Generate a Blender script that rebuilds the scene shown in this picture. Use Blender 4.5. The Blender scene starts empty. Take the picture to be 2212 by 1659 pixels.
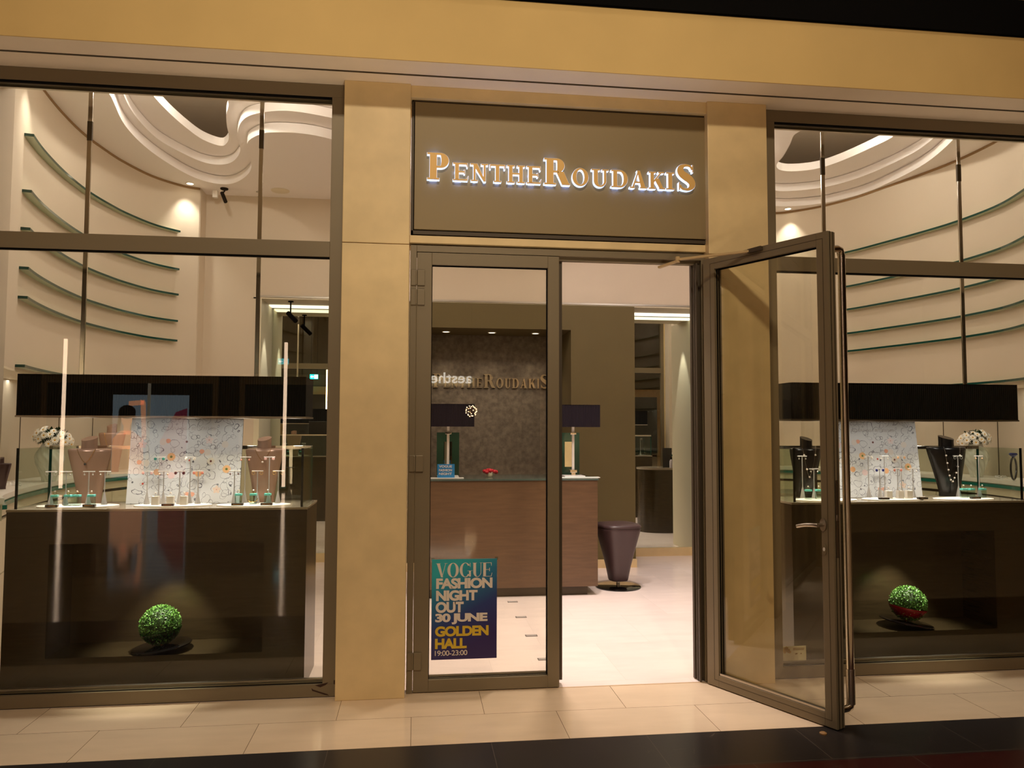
import bpy, bmesh, math, random
from mathutils import Vector, Matrix
random.seed(7)
PI = math.pi
SC = bpy.context.scene
COL = SC.collection

# ------------------------------------------------------------------ camera
cam_d = bpy.data.cameras.new('camera'); cam = bpy.data.objects.new('camera', cam_d); COL.objects.link(cam)
F = Vector((0.12387, 0.99067, 0.05689)); F.normalize()
rt0 = Vector((F.y, -F.x, 0)).normalized(); up0 = rt0.cross(F)
rol = 0.003247
Rr = rt0*math.cos(rol)+up0*math.sin(rol); Ru = up0*math.cos(rol)-rt0*math.sin(rol)
cam.matrix_world = Matrix(((Rr.x, Ru.x, -F.x, 0.0), (Rr.y, Ru.y, -F.y, -4.588), (Rr.z, Ru.z, -F.z, 1.55), (0, 0, 0, 1)))
cam_d.sensor_width = 36; cam_d.lens = 26.906; cam_d.clip_start = .05; cam_d.clip_end = 200
SC.camera = cam

# ------------------------------------------------------------------ world and exposure
W = bpy.data.worlds.new('world'); SC.world = W; W.use_nodes = True
W.node_tree.nodes['Background'].inputs[0].default_value = (1.0, .72, .45, 1)
W.node_tree.nodes['Background'].inputs[1].default_value = .06
SC.view_settings.view_transform = 'Standard'; SC.view_settings.look = 'None'
SC.view_settings.exposure = 0.0; SC.view_settings.gamma = 1.0; SC.view_settings.use_curve_mapping = False
cy = SC.cycles
cy.max_bounces = 10; cy.diffuse_bounces = 5; cy.glossy_bounces = 6; cy.transmission_bounces = 8; cy.transparent_max_bounces = 24
cy.caustics_reflective = False; cy.caustics_refractive = False; cy.sample_clamp_indirect = 10.0

# ------------------------------------------------------------------ room lamps (large ones) and added uplights
WARM = (1.0, .80, .60); STORE = (1.0, .87, .80); COOL = (1.0, .93, .90); MALL = (1.0, .84, .61)
def light(kind, loc, energy, color, size=.2, aim=None, angle=60, blend=.6, sy=None):
    d = bpy.data.lights.new('lamp_light', kind); d.energy = energy; d.color = color
    if kind == 'AREA':
        d.size = size
        if sy: d.shape = 'RECTANGLE'; d.size_y = sy
    else:
        d.shadow_soft_size = size
    if kind == 'SPOT':
        d.spot_size = math.radians(angle); d.spot_blend = blend
    o = bpy.data.objects.new('lamp_light', d); COL.objects.link(o); o.location = loc
    if aim is not None:
        o.rotation_euler = (Vector(aim)-Vector(loc)).to_track_quat('-Z', 'Y').to_euler()
    return o
# shop ceiling downlights behind the sign (hidden from the street by the bulkhead)
for x, y, e in ((.1, 1.0, 13), (1.7, 1.0, 13), (.1, 2.4, 12), (1.7, 2.4, 12)):
    light('AREA', (x, y, 4.0), e, STORE, .5, (x, y, 0))
light('SPOT', (.95, .75, 4.0), 470, STORE, .12, (1.2, 1.0, 0), 80, .9)
light('SPOT', (1.9, 2.2, 4.0), 220, STORE, .12, (2.3, 2.0, 0), 75, .9)
# side bays
for s, cx in ((-1, -1.35), (1, 3.15)):
    light('AREA', (cx, .35, 3.7), 9, STORE, 1.2, (cx+s*1.2, 2.3, 2.0), sy=.15)
# mall ceiling lamps
light('SPOT', (.4, -9.0, 8.0), 1500, MALL, .3, (.6, 0, 3.0), 46, 1)
light('SPOT', (-2.2, -2.4, 7.6), 170, MALL, .15, (-1.6, -.7, 0), 70, 1)
light('SPOT', (3.4, -2.4, 7.6), 170, MALL, .15, (3.0, -.7, 0), 70, 1)
light('SPOT', (.9, -1.6, 7.6), 130, MALL, .15, (.9, -.9, 0), 60, 1)
for x, e in ((-2.2, 190), (.4, 330), (4.2, 180)):   # unseen uplights added in front of the shop to brighten the soffit
    light('SPOT', (x, -3.1, .03), e, MALL, .45, (x, -.25, 3.4), 56, 1)
for x in (-9, -3, 3, 9):
    for y in (-7, -13, -20):
        light('SPOT', (x, y, 8.0), 260, MALL, .12, (x, y, 0), 110, 1)

# ------------------------------------------------------------------ materials
def lin(c):
    return tuple(((v/255)/12.92 if v/255 <= .04045 else ((v/255+.055)/1.055)**2.4) for v in c)
def mat(name, rgb, rough=.6, metal=0.0, noise=0.0, nscale=20.0, stretch=None, bump=0.0, bscale=60.0, spec=.5, coat=0.0, sheen=0):
    m = bpy.data.materials.new(name); m.use_nodes = True
    nt = m.node_tree; b = nt.nodes['Principled BSDF']; c = lin(rgb)
    b.inputs['Base Color'].default_value = (*c, 1); b.inputs['Roughness'].default_value = rough
    b.inputs['Metallic'].default_value = metal; b.inputs['Specular IOR Level'].default_value = spec
    b.inputs['Coat Weight'].default_value = coat
    tc = nt.nodes.new('ShaderNodeTexCoord'); mp = nt.nodes.new('ShaderNodeMapping')
    nt.links.new(tc.outputs['Object'], mp.inputs[0])
    if stretch: mp.inputs['Scale'].default_value = stretch
    if noise > 0:
        n = nt.nodes.new('ShaderNodeTexNoise'); n.inputs['Scale'].default_value = nscale; n.inputs['Detail'].default_value = 5
        nt.links.new(mp.outputs[0], n.inputs['Vector'])
        r = nt.nodes.new('ShaderNodeMapRange'); r.inputs[1].default_value = .3; r.inputs[2].default_value = .7
        r.inputs[3].default_value = 1-noise; r.inputs[4].default_value = 1+noise
        nt.links.new(n.outputs['Fac'], r.inputs[0])
        mx = nt.nodes.new('ShaderNodeVectorMath'); mx.operation = 'SCALE'; mx.inputs[0].default_value = c
        nt.links.new(r.outputs[0], mx.inputs['Scale']); nt.links.new(mx.outputs[0], b.inputs['Base Color'])
    if bump > 0:
        n2 = nt.nodes.new('ShaderNodeTexNoise'); n2.inputs['Scale'].default_value = bscale; n2.inputs['Detail'].default_value = 3
        nt.links.new(mp.outputs[0], n2.inputs['Vector'])
        bp = nt.nodes.new('ShaderNodeBump'); bp.inputs['Strength'].default_value = bump; bp.inputs['Distance'].default_value = .004
        nt.links.new(n2.outputs['Fac'], bp.inputs['Height']); nt.links.new(bp.outputs[0], b.inputs['Normal'])
    return m
def emis(name, rgb, strength):
    m = bpy.data.materials.new(name); m.use_nodes = True; nt = m.node_tree
    b = nt.nodes['Principled BSDF']; b.inputs['Base Color'].default_value = (*lin(rgb), 1)
    b.inputs['Emission Color'].default_value = (*lin(rgb), 1); b.inputs['Emission Strength'].default_value = strength
    return m
def glass(name, tint=(255, 255, 255), ior=1.5, boost=0.0, rough=0.0):
    m = bpy.data.materials.new(name); m.use_nodes = True; nt = m.node_tree
    nt.nodes.remove(nt.nodes['Principled BSDF'])
    t = nt.nodes.new('ShaderNodeBsdfTransparent'); t.inputs[0].default_value = (*lin(tint), 1)
    g = nt.nodes.new('ShaderNodeBsdfGlossy'); g.inputs['Roughness'].default_value = rough
    fr = nt.nodes.new('ShaderNodeFresnel'); fr.inputs[0].default_value = ior
    mx = nt.nodes.new('ShaderNodeMixShader')
    # both faces of the thin pane reflect, so back faces use the same curve as front faces
    geo = nt.nodes.new('ShaderNodeNewGeometry'); ior_n = nt.nodes.new('ShaderNodeMix')
    ior_n.inputs[2].default_value = ior; ior_n.inputs[3].default_value = 1/ior
    nt.links.new(geo.outputs['Backfacing'], ior_n.inputs[0]); nt.links.new(ior_n.outputs[0], fr.inputs[0])
    if boost:
        a = nt.nodes.new('ShaderNodeMath'); a.operation = 'ADD'; a.inputs[1].default_value = boost; a.use_clamp = True
        nt.links.new(fr.outputs[0], a.inputs[0]); src = a.outputs[0]
    else: src = fr.outputs[0]
    nt.links.new(src, mx.inputs[0]); nt.links.new(t.outputs[0], mx.inputs[1]); nt.links.new(g.outputs[0], mx.inputs[2])
    nt.links.new(mx.outputs[0], nt.nodes['Material Output'].inputs[0])
    return m
M = {}
M['frame'] = mat('bronze_paint', (126, 112, 88), .42, .15, bump=.05, bscale=400)
M['frame2'] = mat('bronze_paint_dark', (70, 58, 42), .5, .2)
M['black'] = mat('black_gap', (6, 5, 5), .9, spec=.1)
M['stone'] = mat('beige_stone', (226, 200, 150), .45, noise=.07, nscale=6, bump=.05, bscale=40)
M['fascia'] = mat('fascia_paint', (216, 184, 120), .75, noise=.04, nscale=2.5)
M['soffit'] = mat('soffit_paint', (246, 232, 212), .8, noise=.03, nscale=4)
M['wall'] = mat('cream_plaster', (214, 199, 177), .8, noise=.015, nscale=3)
M['ceil'] = mat('white_plaster', (244, 237, 232), .85)
M['olive'] = mat('olive_wall', (100, 86, 48), .7, noise=.03, nscale=4)
M['pale'] = mat('pale_green_panel', (222, 214, 186), .5)
M['teal'] = mat('teal_glass_edge', (18, 110, 98), .15)
M['tealdk'] = mat('dark_teal_glass_edge', (12, 66, 58), .12)
M['glassgreen'] = mat('pale_green_glass', (176, 190, 160), .2)
M['chrome'] = mat('chrome', (220, 215, 205), .12, 1.0)
M['brushed'] = mat('brushed_steel', (190, 182, 170), .3, 1.0)
M['steelw'] = mat('satin_silver', (238, 234, 230), .35, .2)
M['standsilver'] = mat('stand_silver', (205, 200, 196), .28, .45)
M['mirror'] = mat('mirror_silver', (232, 236, 222), .0, 1.0)
M['wooddark'] = mat('dark_walnut', (54, 44, 28), .22, noise=.18, nscale=7, stretch=(1, 1, 12))
M['wood'] = mat('walnut_veneer', (92, 68, 47), .38, noise=.16, nscale=5, stretch=(1, 1, 9))
M['counter_top'] = mat('counter_glass_top', (150, 138, 120), .12)
M['nicheback'] = mat('niche_greige', (196, 184, 162), .5)
M['white'] = mat('white_acrylic', (245, 238, 228), .4)
M['cream'] = mat('cream_lacquer', (226, 214, 186), .45)
M['blackgloss'] = mat('black_gloss', (10, 8, 8), .08, coat=.5)
M['blacksatin'] = mat('black_leather', (22, 19, 18), .25)
M['bronzebust'] = mat('taupe_leatherette', (172, 138, 118), .27, .25, bump=.08, bscale=300)
M['leather'] = mat('plum_leather', (66, 48, 48), .4, bump=.08, bscale=200)
M['gold'] = mat('gold', (222, 176, 92), .25, 1.0)
M['brass'] = mat('brass', (190, 150, 60), .25, 1.0)
M['tealbox'] = emis('turquoise_lid', (118, 228, 218), .0)
M['acrylic'] = glass('clear_acrylic', (225, 240, 235), 1.45)
M['glass'] = glass('shop_glass', (250, 250, 243), 1.52)
M['glasscase'] = glass('case_glass', (240, 246, 240), 1.5)
M['glassdoor'] = glass('door_glass', (250, 249, 243), 1.55, .01)
M['redglass'] = mat('red_glass', (190, 20, 50), .08)
M['redglass'].node_tree.nodes['Principled BSDF'].inputs['Transmission Weight'].default_value = .55
M['greenglass'] = glass('green_glass', (120, 200, 120), 1.5)
M['leaf'] = mat('box_leaf', (98, 146, 66), .35, noise=.35, nscale=60)
M['leafdk'] = mat('dark_leaf', (34, 62, 22), .5)
M['petal'] = mat('white_petal', (250, 248, 238), .5)
M['yolk'] = mat('yellow_centre', (225, 170, 40), .6)
M['red'] = mat('red_rose', (190, 20, 40), .5)
M['porcelain'] = mat('white_porcelain', (232, 232, 222), .2)
M['dark_plaque'] = mat('dark_plaque', (40, 36, 34), .3)
M['pearl'] = mat('pearl', (250, 235, 225), .15)
M['sign_panel'] = mat('sign_panel_bronze', (138, 119, 83), .5, .1, noise=.01, nscale=3)
M['letter_face'] = mat('letter_gold_face', (232, 188, 112), .5, .1)
M['letter_glow'] = emis('letter_lit_edge', (205, 222, 255), 1.15)
M['text_white'] = mat('printed_white', (228, 214, 200), .6)
M['text_gold'] = mat('printed_gold', (214, 180, 50), .5)

def shade_mat():
    m = mat('black_pleated_shade', (8, 7, 8), .5, spec=.25); nt = m.node_tree; b = nt.nodes['Principled BSDF']
    tc = nt.nodes.new('ShaderNodeTexCoord'); w = nt.nodes.new('ShaderNodeTexWave'); w.inputs['Scale'].default_value = 22
    w.bands_direction = 'X'; nt.links.new(tc.outputs['Object'], w.inputs[0])
    bp = nt.nodes.new('ShaderNodeBump'); bp.inputs['Strength'].default_value = .7; bp.inputs['Distance'].default_value = .006
    nt.links.new(w.outputs['Fac'], bp.inputs['Height']); nt.links.new(bp.outputs[0], b.inputs['Normal'])
    return m
M['shade'] = shade_mat()
M['shade_plum'] = shade_mat(); M['shade_plum'].name = 'plum_pleated_shade'
M['shade_plum'].node_tree.nodes['Principled BSDF'].inputs['Base Color'].default_value = (*lin((32, 24, 34)), 1)
M['shade_plum'].node_tree.nodes['Principled BSDF'].inputs['Roughness'].default_value = .6

def tile_floor(name, base, joint, sx, sy, ox, oy, rough, offset=.5, jw=.0025, stripes=False):
    """running-bond tiles; optional black and red stripes on the mall floor"""
    m = bpy.data.materials.new(name); m.use_nodes = True; nt = m.node_tree; b = nt.nodes['Principled BSDF']
    N = nt.nodes.new; L = nt.links.new
    tc = N('ShaderNodeTexCoord'); sp = N('ShaderNodeSeparateXYZ'); L(tc.outputs['Object'], sp.inputs[0])
    def ma(op, a, bb=None, c=None):
        n = N('ShaderNodeMath'); n.operation = op
        for i, v in enumerate((a, bb, c)):
            if v is None: continue
            if isinstance(v, (int, float)): n.inputs[i].default_value = v
            else: L(v, n.inputs[i])
        return n.outputs[0]
    fy = ma('DIVIDE', ma('SUBTRACT', sp.outputs[1], oy), sy)
    row = ma('FLOOR', fy); fry = ma('FRACT', fy)
    off = ma('MULTIPLY', ma('FLOORED_MODULO', row, 2.0), offset)
    fx = ma('FRACT', ma('ADD', ma('DIVIDE', ma('SUBTRACT', sp.outputs[0], ox), sx), off))
    col_id = ma('FLOOR', ma('ADD', ma('DIVIDE', ma('SUBTRACT', sp.outputs[0], ox), sx), off))
    dx = ma('MULTIPLY', ma('MINIMUM', fx, ma('SUBTRACT', 1.0, fx)), sx)
    dy = ma('MULTIPLY', ma('MINIMUM', fry, ma('SUBTRACT', 1.0, fry)), sy)
    j = ma('LESS_THAN', ma('MINIMUM', dx, dy), jw/2)
    nz = N('ShaderNodeTexNoise'); nz.inputs['Scale'].default_value = 5; nz.inputs['Detail'].default_value = 8
    cmb = N('ShaderNodeCombineXYZ'); L(ma('MULTIPLY', sp.outputs[0], .6), cmb.inputs[0]); L(ma('MULTIPLY', sp.outputs[1], 2.0), cmb.inputs[1])
    L(ma('MULTIPLY', ma('ADD', ma('MULTIPLY', row, 7.3), ma('MULTIPLY', col_id, 3.7)), 1.0), cmb.inputs[2]); L(cmb.outputs[0], nz.inputs['Vector'])
    wn = N('ShaderNodeTexWhiteNoise'); wn.noise_dimensions = '2D'; cb2 = N('ShaderNodeCombineXYZ'); L(row, cb2.inputs[0]); L(col_id, cb2.inputs[1]); L(cb2.outputs[0], wn.inputs['Vector'])
    k = ma('ADD', ma('MULTIPLY', nz.outputs['Fac'], .22), ma('ADD', ma('MULTIPLY', wn.outputs['Value'], .06), .86))
    sc = N('ShaderNodeVectorMath'); sc.operation = 'SCALE'; sc.inputs[0].default_value = lin(base); L(k, sc.inputs['Scale'])
    cur = sc.outputs[0]
    def mixc(f, a, rgb):
        n = N('ShaderNodeMix'); n.data_type = 'RGBA'; L(f, n.inputs[0]); L(a, n.inputs[6]); n.inputs[7].default_value = (*lin(rgb), 1); return n.outputs[2]
    jj = mixc(j, cur, joint)
    if stripes:
        vor = N('ShaderNodeTexVoronoi'); vor.inputs['Scale'].default_value = 2.2; vor.feature = 'DISTANCE_TO_EDGE'; L(tc.outputs['Object'], vor.inputs[0])
        n3 = N('ShaderNodeTexNoise'); n3.inputs['Scale'].default_value = 9; n3.inputs['Detail'].default_value = 9; L(tc.outputs['Object'], n3.inputs[0])
        vein = ma('MULTIPLY', ma('LESS_THAN', vor.outputs[0], .0015), ma('GREATER_THAN', n3.outputs['Fac'], .6))
        inb = ma('MULTIPLY', ma('LESS_THAN', sp.outputs[1], -.737), ma('GREATER_THAN', sp.outputs[1], -1.125))
        inr = ma('MULTIPLY', ma('LESS_THAN', sp.outputs[1], -1.125), ma('GREATER_THAN', sp.outputs[1], -1.9))
        def keep(c0, f, rgb): return mixc(f, c0, rgb)
        c1 = keep(jj, inb, (38, 34, 34)); c1 = keep(c1, inr, (56, 14, 14))
        both = ma('MULTIPLY', ma('ADD', inb, inr), ma('MAXIMUM', j, vein)); c1 = keep(c1, both, (92, 80, 72))
        jj = c1
        r = ma('ADD', rough, ma('MULTIPLY', ma('ADD', inb, inr), .2)); L(r, b.inputs['Roughness'])
    else: b.inputs['Roughness'].default_value = rough
    L(jj, b.inputs['Base Color'])
    return m
M['mallfloor'] = tile_floor('beige_marble_tiles', (222, 198, 170), (96, 76, 54), .788, .3755, -.01, -1.4875, .085, stripes=True)
M['shopfloor'] = tile_floor('cream_marble_tiles', (242, 225, 217), (226, 208, 196), .8, .8, .5, .1, .18, jw=.002)

def panel_mat():
    m = mat('textured_grey_brown_panel', (124, 113, 98), .45, .2, noise=.3, nscale=22, bump=.6, bscale=120); return m
M['textured'] = panel_mat()

def board_mat():
    """white board printed all over with squiggly ink outlines"""
    m = bpy.data.materials.new('ink_squiggle_print'); m.use_nodes = True; nt = m.node_tree; b = nt.nodes['Principled BSDF']
    N = nt.nodes.new; L = nt.links.new; tc = N('ShaderNodeTexCoord')
    def ring(scale, seed, r0, w):
        mp = N('ShaderNodeMapping'); mp.inputs['Location'].default_value = (seed, seed*.7, seed); L(tc.outputs['Object'], mp.inputs[0])
        nz = N('ShaderNodeTexNoise'); nz.inputs['Scale'].default_value = 9; L(mp.outputs[0], nz.inputs[0])
        ad = N('ShaderNodeMixRGB'); ad.blend_type = 'LINEAR_LIGHT'; ad.inputs[0].default_value = .035; L(mp.outputs[0], ad.inputs[1]); L(nz.outputs['Color'], ad.inputs[2])
        v = N('ShaderNodeTexVoronoi'); v.inputs['Scale'].default_value = scale; L(ad.outputs[0], v.inputs[0])
        s = N('ShaderNodeMath'); s.operation = 'SUBTRACT'; L(v.outputs['Distance'], s.inputs[0]); s.inputs[1].default_value = r0
        a = N('ShaderNodeMath'); a.operation = 'ABSOLUTE'; L(s.outputs[0], a.inputs[0])
        nb = N('ShaderNodeTexNoise'); nb.inputs['Scale'].default_value = 26; nb.inputs['Detail'].default_value = 2; L(mp.outputs[0], nb.inputs[0])
        w2 = N('ShaderNodeMapRange'); w2.inputs[1].default_value = .28; w2.inputs[2].default_value = .6; w2.inputs[3].default_value = 0; w2.inputs[4].default_value = w; L(nb.outputs['Fac'], w2.inputs[0])
        l = N('ShaderNodeMath'); l.operation = 'LESS_THAN'; L(a.outputs[0], l.inputs[0]); L(w2.outputs[0], l.inputs[1]); return l.outputs[0]
    r1 = ring(17, 3.1, .42, .022); r2 = ring(24, 8.7, .36, .022)
    mx = N('ShaderNodeMath'); mx.operation = 'MAXIMUM'; L(r1, mx.inputs[0]); L(r2, mx.inputs[1])
    c = N('ShaderNodeMix'); c.data_type = 'RGBA'; L(mx.outputs[0], c.inputs[0]); c.inputs[6].default_value = (*lin((226, 228, 232)), 1); c.inputs[7].default_value = (*lin((110, 110, 120)), 1)
    L(c.outputs[2], b.inputs['Base Color']); b.inputs['Roughness'].default_value = .45
    return m
M['board'] = board_mat()

# ------------------------------------------------------------------ mesh helpers
class MB:
    def __init__(s): s.bm = bmesh.new()
    def box(s, x0, x1, y0, y1, z0, z1, bev=0.0, mtx=None):
        vs = [Vector((x, y, z)) for x in (x0, x1) for y in (y0, y1) for z in (z0, z1)]
        if mtx: vs = [mtx @ v for v in vs]
        v = [s.bm.verts.new(p) for p in vs]
        fs = [(0, 1, 3, 2), (4, 6, 7, 5), (0, 4, 5, 1), (2, 3, 7, 6), (0, 2, 6, 4), (1, 5, 7, 3)]
        faces = [s.bm.faces.new([v[i] for i in f]) for f in fs]
        if bev > 0:
            es = list({e for f in faces for e in f.edges})
            bmesh.ops.bevel(s.bm, geom=es, offset=bev, segments=2, affect='EDGES', profile=.6)
        return s
    def loft(s, rings, cap=True, closed=True):
        R = [[s.bm.verts.new(p) for p in r] for r in rings]; n = len(R[0])
        for a, b in zip(R, R[1:]):
            for i in range(n if closed else n-1):
                j = (i+1) % n; s.bm.faces.new((a[i], a[j], b[j], b[i]))
        if cap:
            try: s.bm.faces.new(list(reversed(R[0]))); s.bm.faces.new(R[-1])
            except ValueError: pass
        return s
    def lathe(s, c, prof, n=24, ax=1.0, ay=1.0):
        s.loft([[Vector((c[0]+r*ax*math.cos(2*PI*i/n), c[1]+r*ay*math.sin(2*PI*i/n), c[2]+z)) for i in range(n)] for r, z in prof]); return s
    def cyl(s, p0, p1, r, n=12, r1=None):
        p0, p1 = Vector(p0), Vector(p1); d = (p1-p0).normalized(); a = d.orthogonal().normalized(); b = d.cross(a)
        r1 = r if r1 is None else r1
        s.loft([[p+(a*math.cos(2*PI*i/n)+b*math.sin(2*PI*i/n))*rr for i in range(n)] for p, rr in ((p0, r), (p1, r1))]); return s
    def tube(s, pts, r, n=8, closed=False):
        pts = [Vector(p) for p in pts]; rings = []
        m = len(pts); up = None
        for i, p in enumerate(pts):
            if closed: d = pts[(i+1) % m]-pts[i-1]
            else: d = pts[min(i+1, m-1)]-pts[max(i-1, 0)]
            d.normalize()
            if up is None: a = d.orthogonal().normalized()
            else: a = (up-d*up.dot(d)).normalized()
            up = a; b = d.cross(a)
            rings.append([p+(a*math.cos(2*PI*k/n)+b*math.sin(2*PI*k/n))*r for k in range(n)])
        if closed: rings.append(rings[0])
        s.loft(rings, cap=not closed); return s
    def sphere(s, c, r, u=16, v=10, sc=(1, 1, 1)):
        prof = [(max(math.sin(PI*i/v), .001), -math.cos(PI*i/v)) for i in range(v+1)]
        s.loft([[Vector((c[0]+a*r*sc[0]*math.cos(2*PI*k/u), c[1]+a*r*sc[1]*math.sin(2*PI*k/u), c[2]+b*r*sc[2])) for k in range(u)] for a, b in prof]); return s
    def prism(s, poly, y0, y1, mtx=None):
        """poly of (x, z) extruded in y"""
        f = lambda p, y: (mtx @ Vector((p[0], y, p[1]))) if mtx else Vector((p[0], y, p[1]))
        a = [s.bm.verts.new(f(p, y0)) for p in poly]; b = [s.bm.verts.new(f(p, y1)) for p in poly]; n = len(poly)
        try:
            s.bm.faces.new(a); s.bm.faces.new(list(reversed(b)))
        except ValueError: pass
        for i in range(n):
            j = (i+1) % n
            try: s.bm.faces.new((a[i], b[i], b[j], a[j]))
            except ValueError: pass
        return s
    def build(s, name, m, parent=None, smooth=False, tags=None, xf=None):
        bmesh.ops.recalc_face_normals(s.bm, faces=s.bm.faces)
        me = bpy.data.meshes.new(name); s.bm.to_mesh(me); s.bm.free()
        ms = m if isinstance(m, (list, tuple)) else [m]
        for k in ms: me.materials.append(k)
        if smooth:
            for p in me.polygons: p.use_smooth = True
            try: me.set_sharp_from_angle(angle=math.radians(smooth if smooth > 1 else 40))
            except Exception: pass
        o = bpy.data.objects.new(name, me); COL.objects.link(o)
        if parent is not None:
            o.parent = parent
            r = parent
            off = Vector((0, 0, 0))
            while r is not None: off += Vector(r.location); r = r.parent
            if xf != 'local': me.transform(Matrix.Translation(-off))
        if tags: tag(o, **tags)
        return o
def tag(o, label=None, cat=None, group=None, kind=None):
    if label: o['label'] = label
    if cat: o['category'] = cat
    if group: o['group'] = group
    if kind: o['kind'] = kind
    return o
def thing(name, label, cat, loc=(0, 0, 0), group=None, kind=None):
    o = bpy.data.objects.new(name, None); COL.objects.link(o); o.location = loc; o.empty_display_size = .05
    return tag(o, label, cat, group, kind)
def copy_tree(o, loc=None, label=None, group=None, parent=None):
    c = o.copy(); COL.objects.link(c)
    if parent: c.parent = parent
    if loc is not None: c.location = loc
    if label: c['label'] = label
    if group: c['group'] = group
    for ch in list(o.children): copy_tree(ch, parent=c)
    return c
def struct(name, mb, m, parent=None, label=None, cat=None, smooth=False):
    o = mb.build(name, m, parent, smooth)
    if parent is None: tag(o, label, cat, kind='structure')
    return o
def catmull(pts, n=8, closed=False):
    P = [Vector(p) for p in pts]; out = []; m = len(P)
    rng = range(m if closed else m-1)
    for i in rng:
        p0 = P[(i-1) % m] if closed or i > 0 else P[0]; p1 = P[i]; p2 = P[(i+1) % m]; p3 = P[(i+2) % m] if closed or i+2 < m else P[-1]
        for k in range(n):
            t = k/n; out.append(.5*((2*p1)+(-p0+p2)*t+(2*p0-5*p1+4*p2-p3)*t*t+(-p0+3*p1-3*p2+p3)*t**3))
    if not closed: out.append(P[-1])
    return out
def curve_strip(mb, pts, off0, off1, z0, z1):
    """solid following a plan curve, between two normal offsets and two heights"""
    P = [Vector((p[0], p[1])) for p in pts]; rings = []
    for i, p in enumerate(P):
        d = (P[min(i+1, len(P)-1)]-P[max(i-1, 0)]).normalized(); nrm = Vector((-d.y, d.x))
        a = p+nrm*off0; b = p+nrm*off1
        rings.append([Vector((a.x, a.y, z0)), Vector((b.x, b.y, z0)), Vector((b.x, b.y, z1)), Vector((a.x, a.y, z1))])
    mb.loft(rings); return mb

# ------------------------------------------------------------------ lettering
def arc(cx, cz, rx, rz, a0, a1, tx, tz, n=22):
    """elliptical band; tx = thickness at the sides, tz = at top and bottom"""
    o, i = [], []
    for k in range(n+1):
        a = math.radians(a0+(a1-a0)*k/n); c, s = math.cos(a), math.sin(a)
        o.append((cx+rx*c, cz+rz*s)); i.append((cx+(rx-tx)*c, cz+(rz-tz)*s))
    return [[o[k], o[k+1], i[k+1], i[k]] for k in range(n)]
def stroke(path, ws):
    P = [Vector(p) for p in path]; L_, R_ = [], []
    for i, p in enumerate(P):
        d = (P[min(i+1, len(P)-1)]-P[max(i-1, 0)]).normalized(); n = Vector((-d.y, d.x)); w = ws[i]/2
        L_.append(p+n*w); R_.append(p-n*w)
    return [[tuple(L_[k]), tuple(L_[k+1]), tuple(R_[k+1]), tuple(R_[k])] for k in range(len(P)-1)]
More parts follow.
